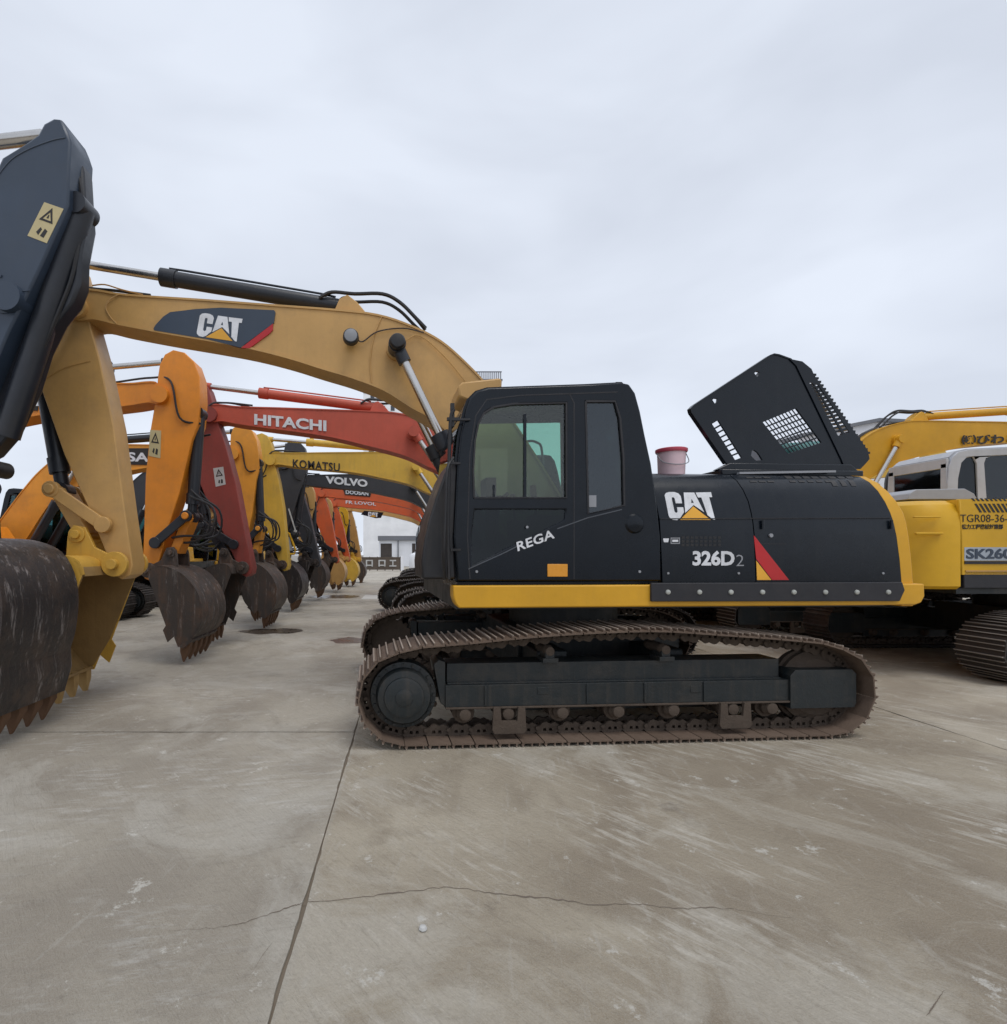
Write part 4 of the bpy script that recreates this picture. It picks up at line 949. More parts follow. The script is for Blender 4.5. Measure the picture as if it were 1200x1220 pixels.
cover = put('engine_cover', MB().prism(PL(cv, VCV), VCV-VC, VCV-VC+.02, [PL(h_, VCV) for h_ in holes]), BLACK, main, label='tilted black engine cover with a mesh window')
put('mesh_grille', gr_, BLACK, cover, kind='stuff')
put('cover_rim', MB().strip(PL(cv[:9], VCV), VCV-VC-.008, VCV-VC+.05, .014), BLACK, cover)
# perforated shoulder strip on the cover's right edge
e0, e1 = (948,436), (1004,552); f0, f1 = (969,447), (1033,537)
def sh(u, v_): return (e0[0]+(e1[0]-e0[0])*v_ + (f0[0]-e0[0])*u*(1-v_) + (f1[0]-e1[0])*u*v_, e0[1]+(e1[1]-e0[1])*v_ + (f0[1]-e0[1])*u*(1-v_) + (f1[1]-e1[1])*u*v_)
hs = [[sh(u-.10, .15), sh(u+.10, .15), sh(u+.10, .74), sh(u-.10, .74)] for u in (.40, .70)]
put('perforated_shoulder', MB().prism(PL([(940,428),(955,431),(966,440),(969,447),(1033,537),(1035,547),(1030,553),(1024,559),(1006,559),(1002,548),(948,436)], VCV), VCV-VC-.012, VCV-VC-.002, [PL(h_, VCV) for h_ in hs]), BLACK, cover)
gr_ = MB()
for i in range(1, 14): v_ = .15 + i*.042; gr_.prism(PL([sh(.27, v_-.010), sh(.83, v_-.010), sh(.83, v_+.010), sh(.27, v_+.010)], VCV), VCV-VC-.010, VCV-VC-.004)
put('mesh_grille', gr_, BLACK, cover, kind='stuff')
for i in range(23):
    t = i/22; c_ = P(970+(1034-970)*t, 447+(540-447)*t, VCV)
    put('cover_slat', MB().box((c_[0]-.012, VCV-VC-.01, c_[1]-.008), (c_[0]+.017, VCV-VC+.14, c_[1]+.014)), BLACK, cover)
put('cover_frame', MB().bar((*P(970,447,VCV)[:1], VCV-VC+1.1, P(970,447,VCV)[1]), (P(1034,540,VCV)[0], VCV-VC+1.1, P(1034,540,VCV)[1]), .05, .05).bar((P(923,423,VCV)[0], VCV-VC+.03, P(923,423,VCV)[1]-.02), (P(965,445,VCV)[0], VCV-VC+1.1, P(965,445,VCV)[1]), .04, .03), BLACK, cover)
put('gas_strut', MB().cyl(P3(930,550,.75), P3(986,549,.75), .012, n=8).cyl(P3(928,551,.75), P3(932,549,.75), .02, n=8), CHROME, main)
# boom details of the main machine
yb = 1.5 - VC
BP = lambda a, b: P(180 + a/7.5, 340 + b/7.5, 1.5)
put('decal', MB().prism([BP(*c) for c in ((22,388),(40,355),(110,280),(170,240),(400,212),(620,200),(1100,222),(1112,240),(1098,335),(800,556),(500,480),(30,402))], yb-.004, yb+.02), NAVY, boom)
put('red_stripe', MB().prism([BP(*c) for c in ((806,558),(1090,342),(1088,400),(1060,430),(880,562))], yb-.004, yb+.02), REDDEC, boom)
oL, uL, vL = (445,245), (820,300), (390,452)
def MBoom(a, b):
    s_, t_ = (a-128)/562, (b-158)/342
    return BP(oL[0]+(uL[0]-oL[0])*s_+(vL[0]-oL[0])*t_, oL[1]+(uL[1]-oL[1])*s_+(vL[1]-oL[1])*t_)
cat_logo(boom, MBoom, yb-.004)
k = MB(); c_ = P(418,400,1.35); k.lathe((c_[0], 1.33-VC, c_[1]), [(.05,.0),(.085,.02),(.09,.08),(.05,.13),(.03,.2)], 16)
put('work_lamp', k, HOSE, boom)
put('lamp_lens', MB().lathe((c_[0], 1.325-VC, c_[1]), [(.03,-.006),(.07,.003)], 16), LGREY, boom)
put('lamp_cable', MB().tube([P3(424,402,1.47), P3(432,407,1.48), P3(450,395,1.48), P3(480,391,1.48), P3(505,396,1.48)], .008, 5, 5), RUST, boom)
c_ = K0; k = MB().lathe((c_[0], 1.20-VC, c_[1]), [(.02,-.02),(.07,-.012),(.085,.01),(.085,.1)], 18); put('pin_cap', k, HOSE, boom)
put('grease_pipe', MB().tube([P3(480,408,1.48), P3(500,400,1.48), P3(530,425,1.48), P3(555,455,1.48)], .007, 5, 4), KHAKI, boom)
put('grease_pipe', MB().tube([P3(110,340,1.55), P3(125,339,1.55), P3(145,345,1.55), P3(170,351,1.55)], .008, 5, 4), KHAKI, boom)
wb = lambda pts, v: MB().tube([(P(a, b, v)[0], v-VC-.001, P(a, b, v)[1]) for a, b in pts], .006, 5, 5)
put('weld_bead', wb([(141,351),(131,357),(126,366),(131,377),(139,386)], 1.5), KHAKI, boom)
put('weld_bead', wb([(455,377),(446,400),(441,430),(443,456)], 1.5), KHAKI, boom)
put('weld_bead', wb([(52,452),(78,438),(108,430)], 1.535), KHAKI, stick)
# pail standing on the storage hood
bx, bz = P(800,563,.75); bz0 = 2.475
pw = ctr + A*bx + NN*(.75-VC)
pail = thing('plastic_pail', 'pink plastic pail with a red lid standing on the hood behind the cab', 'pail', (pw.x, pw.y, 2.456))
zt = P(800,535,.75)[1] - 2.456
put('pail_body', MB().lathe((0,0,0), [(.105,0),(.125,.0),(.135,zt*.9),(.14,zt*.92)], 28, 'z'), PINK, pail)
put('lid', MB().lathe((0,0,0), [(.146,zt*.86),(.152,zt*.9),(.152,zt*.98),(.14,zt)], 28, 'z'), PINKLID, pail)
put('handle', MB().tube([(-.15,0,zt*.85),(-.13,-.09,zt*.5),(0,-.15,zt*.38),(.13,-.09,zt*.5),(.15,0,zt*.85)], .005, 5, 5), LGREY, pail)

# ------------------------------------------------------------------ the other machines of the right row
def Lc(Xc, flip=False):
    """world (X, Z) -> local (x, z)"""
    return (lambda p: (-(p[0]-Xc), p[1])) if flip else (lambda p: (p[0]-Xc, p[1]))
def row_machine(label, Y, Xc, m, Pw, Hw=None, Fw=None, flip=False, group='excavators parked in the right row', hood=None, cw=None, cabm=None, pieces=('shoes', 'joined'), tx=0., **kw):
    root = thing('excavator', label, 'excavator', (Xc, Y, 0), math.pi if flip else 0, group)
    L = Lc(Xc, flip); Pl = L(Pw)
    Hl = L(Hw) if Hw else (Pl[0] + (H0[0]-P0[0]), Pl[1] + (H0[1]-P0[1])*(Pl[1]-1.5)/(P0[1]-1.5))
    Fl = L(Fw) if Fw else (F0[0], F0[1])
    undercarriage(root, pieces, SHOED, tx)
    body(root, hood or m, cw or hood or m, kw.pop('skirt', hood or m), cabm or CABBLK, GLASSD, False)
    r = linkage(root, m, Pl, Hl, Fl, **kw); r['root'] = root; r['L'] = L; r['Y'] = Y
    return r
def btext(r, s, x0, y0, x1, y1, hgt, m, D, flip=False, bold=.02, slant=0, spacing=1.):
    """lettering on the near face of a boom: baseline from pixel (x0,y0) to (x1,y1), letter height in pixels"""
    L = r['L']; a, b, c = L(W(x0, y0, D)), L(W(x1, y1, D)), L(W(x0+slant, y0-hgt, D))
    y = (D - r['Y']) * (-1 if flip else 1)
    return letters(r['boom'], s, a, b, c, y, m, bold, .006, flip=-1 if flip else 1, spacing=spacing)
def bplate(r, pts, m, D, flip=False, t=.004):
    y = (D - r['Y']) * (-1 if flip else 1)
    return put('decal', MB().prism([r['L'](W(a, b, D)) for a, b in pts], y - t*(-1 if flip else 1), y + .01*(-1 if flip else 1)), m, r['boom'])
# Hitachi-lettered red one
m2 = row_machine('red excavator with white lettering on its boom directly behind the black machine', 9.9, 2.2, RED, W(250, 494, 9.7), (-2.98, 1.42), (2.25, 1.9), hood=REDO, stick_m=REDD, cyl_m=RED, bcyl_m=CYLB, link_m=CYLB, bsc=.86, hw=.52, bucket_m=RUST, pieces=('shoes', 'shoes'), arch=.84)
btext(m2, 'HITACHI', 303, 506, 389, 514, 13, WHITE, 9.7, bold=.035)
warn_sticker(m2['stick'], [m2['L'](W(*c, 9.73)) for c in ((257,580),(269,577),(266,556),(254,558))], -.167, WSTICK)
m3 = row_machine('yellow excavator with black lettering on its boom, third in the right row', 13.5, 2.05, MYELLOW, W(322, 548, 13.3), (-3.1, 1.40), (2.3, 1.9), cyl_m=MYELLOW, bcyl_m=CYLB, link_m=CYLB, bsc=.86, hw=.52, bucket_m=RUST, hood=MYELLOW, arch=.9)
btext(m3, 'KOMATSU', 349, 557, 405, 562, 10, BLKLET, 13.3, bold=.02, spacing=1.08)
m4 = row_machine('charcoal excavator with white serif lettering on its boom', 17.1, 2.15, VGREY, W(352, 573, 16.9), (-2.9, 1.4), (2.3, 1.8), tx=-.6, arch=.93, cyl_m=VGREY, link_m=CYLB, bsc=.86, hw=.52, bucket_m=DARKB, hood=MYELLOW)
btext(m4, 'VOLVO', 388, 576, 438, 580.5, 9, WHITE, 16.9, bold=.045)
m5 = row_machine('orange red excavator with a black name plate on its boom', 20.6, 2.0, REDO, W(383, 588, 20.4), (-2.75, 1.45), (2.3, 1.8), cyl_m=REDO, bcyl_m=CYLB, link_m=CYLB, bsc=.86, hw=.52, bucket_m=RUST, hood=REDO)
bplate(m5, ((409,583),(443,585.5),(441,592),(411,589.5)), BLKLET, 20.4)
btext(m5, 'DOOSAN', 412, 588.5, 439, 590.5, 4.8, WHITE, 20.396, bold=.03)
m6 = row_machine('red excavator with small white lettering on its boom, sixth in the right row', 24.2, 2.0, REDO, W(398, 600, 24.0), (-2.7, 1.45), (2.3, 1.75), cyl_m=REDO, bcyl_m=CYLB, link_m=CYLB, bsc=.86, hw=.52, bucket_m=KHAKI, hood=REDO, pieces=('joined', 'joined'))
btext(m6, 'FR LOVOL', 412, 600, 448, 602.5, 3.8, WHITE, 24.0, bold=.02)
m7 = row_machine('farthest khaki excavator of the right row with a small black logo decal on its boom', 27.8, 2.0, KHAKI, W(416, 606, 27.6), (-2.5, 1.4), (2.3, 1.7), link_m=CYLB, bsc=.86, hw=.52, bucket_m=MYELLOW, hood=BLACK, pieces=('joined', 'joined'))
bplate(m7, ((430,613),(434,608.5),(457,610.5),(454,617),(448,617.5)), BLACK, 27.6)
def M7(a, b): return m7['L'](W(439 + (a-128)/562*11.5 - (b-158)/342*1.0, 609.7 + (a-128)/562*1.2 + (b-158)/342*5.4, 27.59))
cat_logo(m7['boom'], M7, -.21, .006)
# ------------------------------------------------------------------ left row, facing right
GL = 'excavators parked in the left row'
l2 = row_machine('orange excavator of the left row whose tall arm stands beside the khaki arm', 8.45, -9.5, ORANGE, (-3.82, 4.13), (-3.98, 1.42), (-9.2, 1.9), flip=True, group=GL, link_m=CYLB, bsc=.86, hw=.52, bucket_m=RUST, hood=ORANGE, skirt=CYLB, blabel='rusty brown bucket with streaks of wear', pieces=('joined', 'joined'))
warn_sticker(l2['stick'], [l2['L'](W(*c, 8.28)) for c in ((177,543),(191,546),(192,513),(179,512))], .167, CREAM, -1)
bplate(l2, ((-30,466),(45,466),(45,489),(-30,488)), BLKLET, 8.25, True)
btext(l2, 'DOOSAN', -62, 483, 62, 484, 12, WHITE, 8.245, True, .03)
l3 = row_machine('orange excavator of the left row with a black name band on its boom', 12.1, -9.4, ORANGE2, W(278, 541, 11.9), (-3.75, 1.42), (-9.1, 1.8), flip=True, group=GL, link_m=CYLB, bsc=.86, hw=.52, bucket_m=RUST, hood=ORANGE, pieces=('joined', 'joined'))
bplate(l3, ((100,534),(197,534),(197,554),(100,553)), BLKLET, 11.9, True)
btext(l3, 'DOOSAN', 99, 548, 193, 551, 11, WHITE, 11.895, True, .03)
l4 = row_machine('dark charcoal excavator of the left row with a pointed arm top', 15.6, -9.2, VGREY, (-3.55, 4.25), (-3.9, 1.42), (-8.9, 1.8), flip=True, group=GL, link_m=CYLB, bsc=.86, hw=.52, bucket_m=DARKB, hood=VGREY, pieces=('joined', 'joined'))
l5 = row_machine('khaki excavator of the left row with a dark arm cylinder', 19.1, -8.9, KHAKI, (-3.75, 3.62), (-3.75, 1.5), (-8.6, 1.7), flip=True, group=GL, link_m=CYLB, bsc=.86, hw=.52, bucket_m=RUST, hood=YELLOW, pieces=('joined', 'joined'))
l6 = row_machine('second khaki excavator in the far part of the left row', 23.0, -8.7, KHAKI, (-3.65, 3.55), (-3.55, 1.5), (-8.4, 1.7), flip=True, group=GL, link_m=CYLB, bsc=.86, hw=.52, bucket_m=KHAKI, hood=YELLOW, pieces=('joined', 'joined'))
l7 = row_machine('bright yellow excavator with a yellow bucket in the far part of the left row', 27.0, -8.5, KYELLOW, (-3.4, 3.5), (-3.35, 1.45), (-8.2, 1.7), flip=True, group=GL, link_m=CYLB, bsc=.86, hw=.52, bucket_m=MYELLOW, hood=KYELLOW, pieces=('joined', 'joined'))
D = 15.36
tq = thing('lifting_tackle', 'yellow triangular tackle hanging on white straps against the dark charcoal arm', 'tackle', (*W(341, 600, D)[:1], D, W(341, 600, D)[1]))
tw = lambda px, py: (W(px, py, D)[0]-tq.location.x, 0, W(px, py, D)[1]-tq.location.z)
for a_, b_ in (((340,606),(333,632)), ((344,606),(352,632))): put('strap', MB().bar(tw(*a_), tw(*b_), .03, .035), WSTICK, tq)
for px in (333, 352): q_ = tw(px, 633); put('shackle', MB().cyl((q_[0], -.03, q_[2]), (q_[0], .03, q_[2]), .045, n=12), WSTICK, tq)
put('triangle_frame', MB().tube([tw(341,634), tw(332,657), tw(334,661), tw(351,660), tw(352,655), tw(345,636), tw(341,634)], .03, 6, 1), KYELLOW, tq)
put('counter_plate', MB().prism([(tw(*c)[0], tw(*c)[2]) for c in ((341,640),(336,656),(349,656),(345,640))], -.02, .02), LGREY, tq)
l8 = row_machine('dusty yellow excavator, last and smallest seen in the left row', 31.0, -8.6, MYELLOW, (-3.45, 3.35), (-3.3, 1.3), (-8.3, 1.7), flip=True, group=GL, link_m=CYLB, bsc=.86, hw=.52, bucket_m=RUST, hood=MYELLOW, pieces=('joined', 'joined'))
# foreground dark machine of the left row
LY = 5.05
l1 = row_machine('dark blue grey excavator arm and worn black bucket at the left edge', LY, -9.35, NAVY, (-3.62, 4.0), (-4.95, 1.9), (-9.1, 1.9), flip=True, group=GL, bucket_m=DARKB, bin_m=DARKB, hood=NAVY, bsc=1.02, hw=.5, Hb=(-9.35+4.36, 1.68), yc=.25, square=True, custom=True, blabel='worn black bucket with shiny scratches', pieces=('joined', 'joined'), hose=False)
# its tall stick head, outlined at its own plane
L1 = l1['L']; D1 = LY - .19
hd = [(-60,330),(-20,235),(2,188),(28,172),(45,160),(52,147),(63,141),(74,142),(80,156),(84,168),(82,205),(81,243),(54,305),(32,352),(10,395),(-25,480),(-60,560),(-75,640),(-130,640),(-130,420)]
put('stick', MB().prism([L1(W(*c, D1)) for c in hd], -.17, .19), NAVY, l1['root'], bev=.02)
hd2 = [(80,160),(86,158),(98,176),(108,213),(111,262),(112,275),(105,312),(104,345),(96,366),(78,388),(62,420),(48,465),(22,520),(0,545),(-30,560),(10,395),(54,305),(81,243),(83,200)]
D2 = LY + .1
put('cylinder_guard', MB().prism([L1(W(*c, D2)) for c in hd2], -.15, .02), CYLB, l1['root'], bev=.03)
a_, b_ = L1(W(98,250,LY)), L1(W(8,520,LY)); 
put('bucket_cylinder', MB().cyl((a_[0], .0, a_[1]), (b_[0], .0, b_[1]), .11, n=20).cyl((a_[0], -.12, a_[1]), (a_[0], .12, a_[1]), .1, n=20), CYLB, l1['root'])
a_ = L1(W(1,560,D1)); put('link_pin', MB().cyl((a_[0], .12, a_[1]), (a_[0], .3, a_[1]), .075, n=20), HOSE, l1['root'])
a_, b_ = L1(W(52,163,LY)), L1(W(-180,190,LY)); put('piston_rod', MB().cyl((a_[0], 0, a_[1]), (b_[0], 0, b_[1]), .062, n=16), CHROME, l1['root'])
wl = lambda pts: MB().tube([(L1(W(a, b, D1))[0], .191, L1(W(a, b, D1))[1]) for a, b in pts], .006, 5, 5)
put('weld_bead', wl([(-20,236),(8,196),(30,180),(60,168),(78,164)]), NAVY, l1['root'])
put('weld_bead', wl([(-30,349),(10,348),(36,346)]), NAVY, l1['root'])
warn_sticker(l1['root'], [L1(W(*c, D1)) for c in ((33,281),(56,290),(76,249),(53,241))], .191, CREAM, -1)
a_ = L1(W(12,360,D1)); put('steel_pin', MB().bar((a_[0]+.2, .2, a_[1]+.02), (a_[0]-.1, .2, a_[1]-.04), .03, .03), CHROME, l1['root'])
h = MB()
for dx, dy in ((0, .0), (.05, -.03)):
    h.tube([(L1(W(a, b, D2))[0]+dx, .03+dy, L1(W(a, b, D2))[1]) for a, b in ((92,185),(104,225),(107,262),(98,330),(80,380),(50,450))], .018, 6, 4)
put('hose', h, HOSE, l1['root'])

# ------------------------------------------------------------------ right side: deep yellow machine facing right
GR = 'excavators parked in the rear right column'
KY, KX = 8.35, 9.75
kob = thing('excavator', 'deep yellow excavator with a grey cab and slanted louvres at the right edge', 'excavator', (KX, KY, 0), math.pi, GR)
undercarriage(kob, ('joined', 'shoes'), SHOED)
KL = lambda px, py, D: (KX - W(px, py, D)[0], W(px, py, D)[1])
yn = lambda D: -(D - KY)      # world depth -> local y
DN = 6.9
def kob_side(x0, x1, zs, ys, n=3):
    rows = [[(x0+(x1-x0)*i/n, y, z) for i in range(n+1)] for y, z in zip(ys, zs)]
    return MB().grid(rows)
xs_ = KL(1145, 0, DN)[0]
rows = []
for dz, ins in ((1.21, .05), (1.25, .0), (1.75, .0), (2.0, .0), (2.2, .02), (2.32, .08), (2.38, .2), (2.40, .4)):
    y0 = yn(DN) - ins; xr = KX - 6.62 - ins*.6
    rows.append([(xs_+.004, y0, dz), (xr-.35, y0, dz), (xr-.15, y0-.05, dz), (xr, y0-.2, dz), (xr+.12, y0-.8, dz), (xr+.15, 0, dz), (xr+.12, -y0+.8, dz), (xr, -y0+.2, dz), (xr-.2, -y0, dz), (xs_+.004, -y0, dz)])
k = MB().grid(rows); k.add(rows[-1], [tuple(range(10))]); k.add(rows[0], [tuple(range(10))[::-1]])
put('counterweight', k, KYELLOW, kob)
put('counterweight_step', MB().box((KL(1090,0,DN)[0], yn(DN)-.01, KL(0,637,DN)[1]), (KL(1122,0,DN)[0], yn(DN)+.025, KL(0,634,DN)[1])), KYELLOW, kob, bev=.008)
put('counterweight_step', MB().box((KL(1088,0,DN)[0], yn(DN)-.01, KL(0,617,DN)[1]), (KL(1120,0,DN)[0], yn(DN)+.02, KL(0,615,DN)[1])), KYELLOW, kob, bev=.008)
x1_ = -1.0
put('side_panel', MB().prism([(x1_, 1.40), (xs_-.008, 1.40), (xs_-.008+.0, 1.9), (xs_+.02, 2.38), (x1_, 2.38)], yn(DN)-.05, yn(DN), []), KYELLOW, kob, bev=.012)
put('hood', MB().box((x1_, -yn(DN)*.99, 2.1), (xs_, yn(DN)-.05, 2.379)), KYELLOW, kob)
put('main_frame', MB().box((-2.2, -1.4, 1.15), (xs_, yn(DN)-.06, 2.1)), FRAME, kob)
put('lower_trim', MB().box((x1_, yn(DN)-.05, KL(0,672,DN)[1]), (KL(1149,0,DN)[0], yn(DN)+.01, KL(0,668.5,DN)[1])).box((x1_, yn(DN)-.05, KL(0,678,DN)[1]), (KL(1149,0,DN)[0], yn(DN)-.005, KL(0,672,DN)[1])), RUBBER, kob)
put('lower_panel', MB().box((x1_, yn(DN)-.08, KL(0,701,DN)[1]), (KL(1149,0,DN)[0], yn(DN)+.0, KL(0,678.5,DN)[1])), RUBBER, kob, bev=.01)
put('trim_strip', MB().box((x1_, yn(DN)-.01, KL(0,681,DN)[1]), (KL(1150,0,DN)[0], yn(DN)+.012, KL(0,679.6,DN)[1])), KHAKI, kob)
for i in range(9):
    x = 1161 + i*5.3
    put('louvre', MB().prism([KL(*c, DN) for c in ((x,600),(x+2.6,600),(x+9.2,610.5),(x+6.4,610.5))], yn(DN)-.002, yn(DN)+.004), BLKLET, kob)
    x = 1157 + i*5.3
    put('louvre', MB().prism([KL(*c, DN) for c in ((x,593.6),(x+2.4,593.6),(x+5.4,597),(x+3,597))], yn(DN)-.002, yn(DN)+.004), BLKLET, kob)
def kletters(s, x0, y0, x1, y1, hgt, m, bold, D=DN, parent=None, off=.001, spacing=1.):
    return letters(parent or kob, s, KL(x0, y0, D), KL(x1, y1, D), KL(x0, y0-hgt, D), yn(D)+off, m, bold, .004, flip=-1, spacing=spacing)
kletters('TGR08-36-6', 1144, 622, 1207, 622, 9, BLKLET, -.005)
kletters('徳力工程機械対策部', 1146, 630.5, 1195, 630.5, 6, BLKLET, .02)
put('decal', MB().prism([KL(*c, DN) for c in ((1149,652),(1245,652),(1245,668),(1149,668))], yn(DN), yn(DN)+.003), SILVDEC, kob)
kletters('SK260LC', 1151, 666, 1230, 666, 12.5, NAVY, .03, off=.004)
# grey deck and cab
put('deck_cover', MB().prism([KL(*c, 7.6) for c in ((1082,595),(1084,588),(1092,583),(1150,582),(1161,588),(1165,595))], yn(8.2), yn(7.6)), LGREY, kob, bev=.01)
KD = 8.35; kx = lambda px, D=KD: KL(px, 0, D)[0]
kz = lambda py, D=KD: KL(0, py, D)[1]
zt_, zb_ = kz(535.5), 2.3
xr_ = kx(1128)
side = [KL(*c, KD) for c in ((1131,600),(1129,585),(1131,556),(1135,545),(1142,538.5),(1155,535.5),(1250,531),(1258,536),(1262,600))]
w1 = [KL(*c, KD) for c in ((1141,596),(1142,570),(1146,551),(1152,545),(1160,544),(1164,552),(1166,596))]
w2 = [KL(*c, KD) for c in ((1176,596),(1173,552),(1175,546),(1182,543),(1240,540),(1248,596))]
kc = put('cab', MB().prism(side, yn(KD)-.05, yn(KD), [w1, w2]), CABG, kob, bev=.012)
put('cab_side_panel', MB().prism(side, yn(9.4), yn(9.35), [w2]), CABG, kc)
put('cab_roof', MB().strip(side[3:8], yn(9.35), yn(KD)-.05, .04), CABG, kc)
# rear face: frame with window, standing across
xr2 = side[2][0]
rr_ = MB(); ya, yb2 = yn(KD)-.02, yn(9.38)
rr_.box((xr2-.02, ya, 2.3), (xr2+.02, ya-.10, 3.1)); rr_.box((xr2-.02, yb2+.1, 2.3), (xr2+.02, yb2, 3.1)); rr_.box((xr2-.02, ya, 3.02), (xr2+.02, yb2, 3.18)); rr_.box((xr2-.02, ya, 2.3), (xr2+.02, yb2, 2.55))
put('rear_frame', rr_, CABG, kc, bev=.01)
put('rear_window', MB().box((xr2-.004, ya-.1, 2.55), (xr2+.004, yb2+.1, 3.02)), GLASSD, kc)
put('window', MB().prism(w1, yn(KD)-.03, yn(KD)-.024), GLASSD, kc); put('window', MB().prism(w2, yn(KD)-.03, yn(KD)-.024), GLASS, kc)
put('rear_shelf', MB().box((xr2-.5, ya-.2, 2.3), (xr2-.08, yb2+.2, 2.62)), SEATM, kc)
put('exhaust_pipe', MB().tube([(KL(1062,560,9.6)[0], yn(9.6), KL(0,600,9.6)[1]), (KL(1062,0,9.6)[0], yn(9.6), KL(0,572,9.6)[1]), (KL(1070,0,9.6)[0], yn(9.6), KL(0,560,9.6)[1]), (KL(1080,0,9.6)[0], yn(9.6), KL(0,562,9.6)[1])], .09, 10, 5), HOSE, kob)
linkage(kob, KYELLOW, (-6.0, 4.4), (-5.4, 1.6), (-.6, 1.9), bucket_m=RUST, bcyl_m=CYLB, hose=False)
k2 = row_machine('yellow excavator with black kana lettering on its boom behind the grey cab', 12.2, 8.75, YELLOW, (14.8, 4.42), (14.2, 1.6), (9.0, 2.1), flip=True, group=GR, cyl_m=YELLOW, bcyl_m=CYLB, bucket_m=RUST, hood=KYELLOW, pieces=('shoes', 'shoes'))
btext(k2, '㈱びわこ', 1146, 530, 1212, 528, 11.5, BLKLET, 11.99, True, .03)
k3 = row_machine('yellow excavator farthest back in the rear right column', 16.0, 9.6, MYELLOW, (15.5, 4.2), (14.9, 1.6), (9.9, 1.9), flip=True, group=GR, bucket_m=RUST, hood=MYELLOW, pieces=('joined', 'joined'))

# ------------------------------------------------------------------ buildings and fence far behind
def bl(px, D): return (px - CX)/F*D
def hz(py, D): return EYE - (py - CY)/F*D
# low white building
D = 72.0
low = thing('low_building', 'low white building with a grey parapet and brown doors beyond the yard', 'building', (bl(453, D), D, 0))
wd = bl(640, D) - bl(453, D); zt_ = hz(644, D)
drs = [(bl(453+.5, D)-bl(453, D), bl(467, D)-bl(453, D)), (bl(491, D)-bl(453, D), bl(501, D)-bl(453, D)), (9.5, 11.5), (15, 17)]
hl = [[(a, .4), (b, .4), (b, hz(647.5, D)), (a, hz(647.5, D))] for a, b in drs]
put('wall', MB().prism([(-.15, 0), (wd, 0), (wd, zt_), (-.15, zt_)], 0, .3, hl), WALLW, low)
put('wall', MB().box((-.15, .3, 0), (wd, 9, zt_-.05)), WALLW, low)
put('parapet', MB().box((-.3, -.25, zt_), (wd+.2, 9.2, hz(638.5, D))), ROOFG, low)
for a, b in drs: put('door', MB().box((a, .12, .4), (b, .2, hz(647.5, D))), DOORM, low)
put('downpipe', MB().cyl((bl(474.5, D)-bl(453, D), -.15, 0), (bl(474.5, D)-bl(453, D), -.15, zt_), .08, n=8), ROOFG, low)
# sign fence with white characters
D = 53.0
fn = thing('sign_fence', 'dark brown board fence with large white characters before the low building', 'fence', (bl(395, D), D, 0))
x1 = bl(477, D) - bl(395, D); n = 9
for i in range(n):
    put('board', MB().box((x1*i/n+.03, 0, .1), (x1*(i+1)/n-.03, .05, 1.30)), BRONZE, fn, key=('board',) if False else None)
for z in (.15, 1.32): put('rail', MB().box((0, -.03, z-.04), (x1, .0, z+.04)), BRONZE, fn)
for i in range(n+1): put('post', MB().box((x1*i/n-.04, .02, 0), (x1*i/n+.04, .1, 1.4)), BRONZE, fn)
for s_, a in (('口', 436), ('口', 451), ('工', 464)):
    q0 = bl(a, D)-bl(395, D); letters(fn, s_, (q0, .42), (q0+.7, .42), (q0, 1.08), -.035, WSTICK, .04, .02)
put('gate_post', MB().box((x1+.05, -.1, 0), (x1+.35, .2, 1.5)), WALLW, fn)
D = 60.0
tk = thing('water_tank', 'white round topped water tank beside the low building', 'tank', (bl(496, D), D, 0))
put('tank_body', MB().lathe((0, 0, 0), [(.75, 0), (.8, .1), (.8, 1.35), (.65, 1.62), (.3, 1.8), (.05, 1.85)], 24, 'z'), WALLW, tk)
put('tank_leg', MB().cyl((0, 0, 1.8), (0, 0, 1.95), .2, n=12), LGREY, tk)
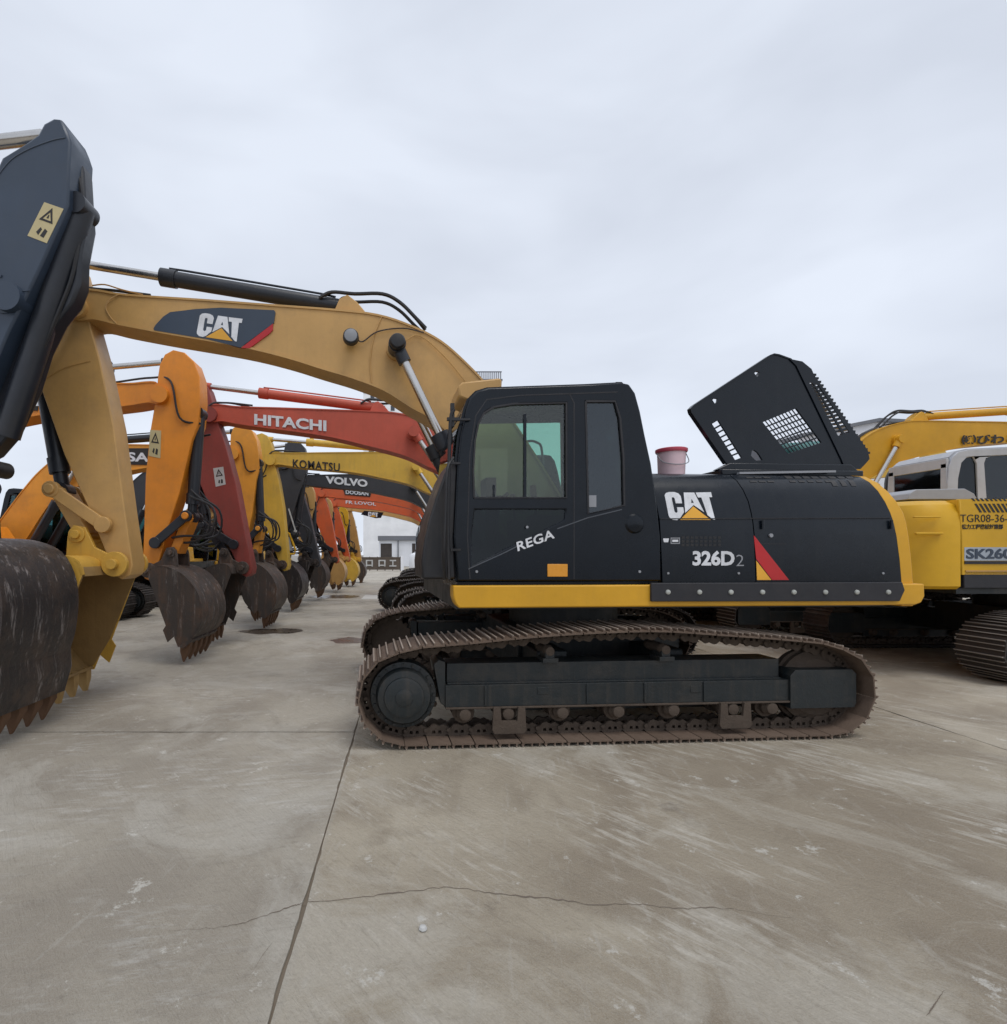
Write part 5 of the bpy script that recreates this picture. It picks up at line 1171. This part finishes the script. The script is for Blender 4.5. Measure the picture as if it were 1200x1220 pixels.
# tall block
D = 150.0
X0, X1, ZT = bl(433, D), bl(598, D), hz(447, D)
ap = thing('apartment_building', 'tall white apartment block with rows of small windows behind the booms', 'building', (X0, D, 0))
put('wall', MB().box((0, 0, 0), (X1-X0, 16, ZT-1.5)), WALLF, ap)
put('roof_parapet', MB().box((-.2, -.2, ZT-1.5), (X1-X0+.2, 16.2, ZT-1.1)), ROOFG, ap)
for i in range(14):
    x = X1-X0-.3-i*.55; put('roof_baluster', MB().box((x-.12, 0, ZT-1.1), (x+.12, .3, ZT+.9)), ROOFG, ap)
put('roof_rail', MB().box((X1-X0-8, -.05, ZT+.9), (X1-X0, .3, ZT+1.1)), ROOFG, ap)
nf = 12
for j in range(nf):
    z = ZT - 4.0 - j*3.0
    put('floor_band', MB().box((0, -.12, z-1.0), (X1-X0, 0, z-.75)), ROOFG, ap, key=None)
    for i in range(12):
        x = 1.5 + i*3.1 + (.5 if j % 2 else 0)
        ww = (1.5, 1.1, 1.9)[(i*7+j) % 3]
        if x + ww < X1-X0: put('window', MB().box((x, -.06, z), (x+ww, .02, z+1.35)), WINM, ap)
# warehouse
D = 80.0
X0, X1 = bl(955, D), bl(1090, D); W_ = X1-X0
wh = thing('warehouse', 'grey roofed warehouse with a teal band behind the yellow boom', 'building', (X0, D, 0))
zr0, zr1 = hz(516, D), hz(499, D)
put('wall', MB().prism([(0, 0), (W_, 0), (W_, zr1-.5), (W_*.7, zr1-.4), (0, zr0)], 0, .4), WALLW, wh)
put('roof', MB().prism([(-.5, zr0-.2), (W_*.66, zr1), (W_+.4, zr1-.3), (W_+.4, zr1-.7), (W_*.66, zr1-.5), (-.5, zr0-.7)], -.6, 5), ROOFG, wh)
put('teal_band', MB().box((0, -.08, hz(545, D)), (W_, 0, hz(537, D))), TEAL, wh)
for i in range(7): put('window', MB().box((.8+i*1.6, -.06, hz(534, D)), (1.7+i*1.6, .02, hz(525, D))), WINM, wh)
print('objects', len(bpy.data.objects), 'tris', sum(len(o.data.polygons) for o in bpy.data.objects if o.type == 'MESH'))
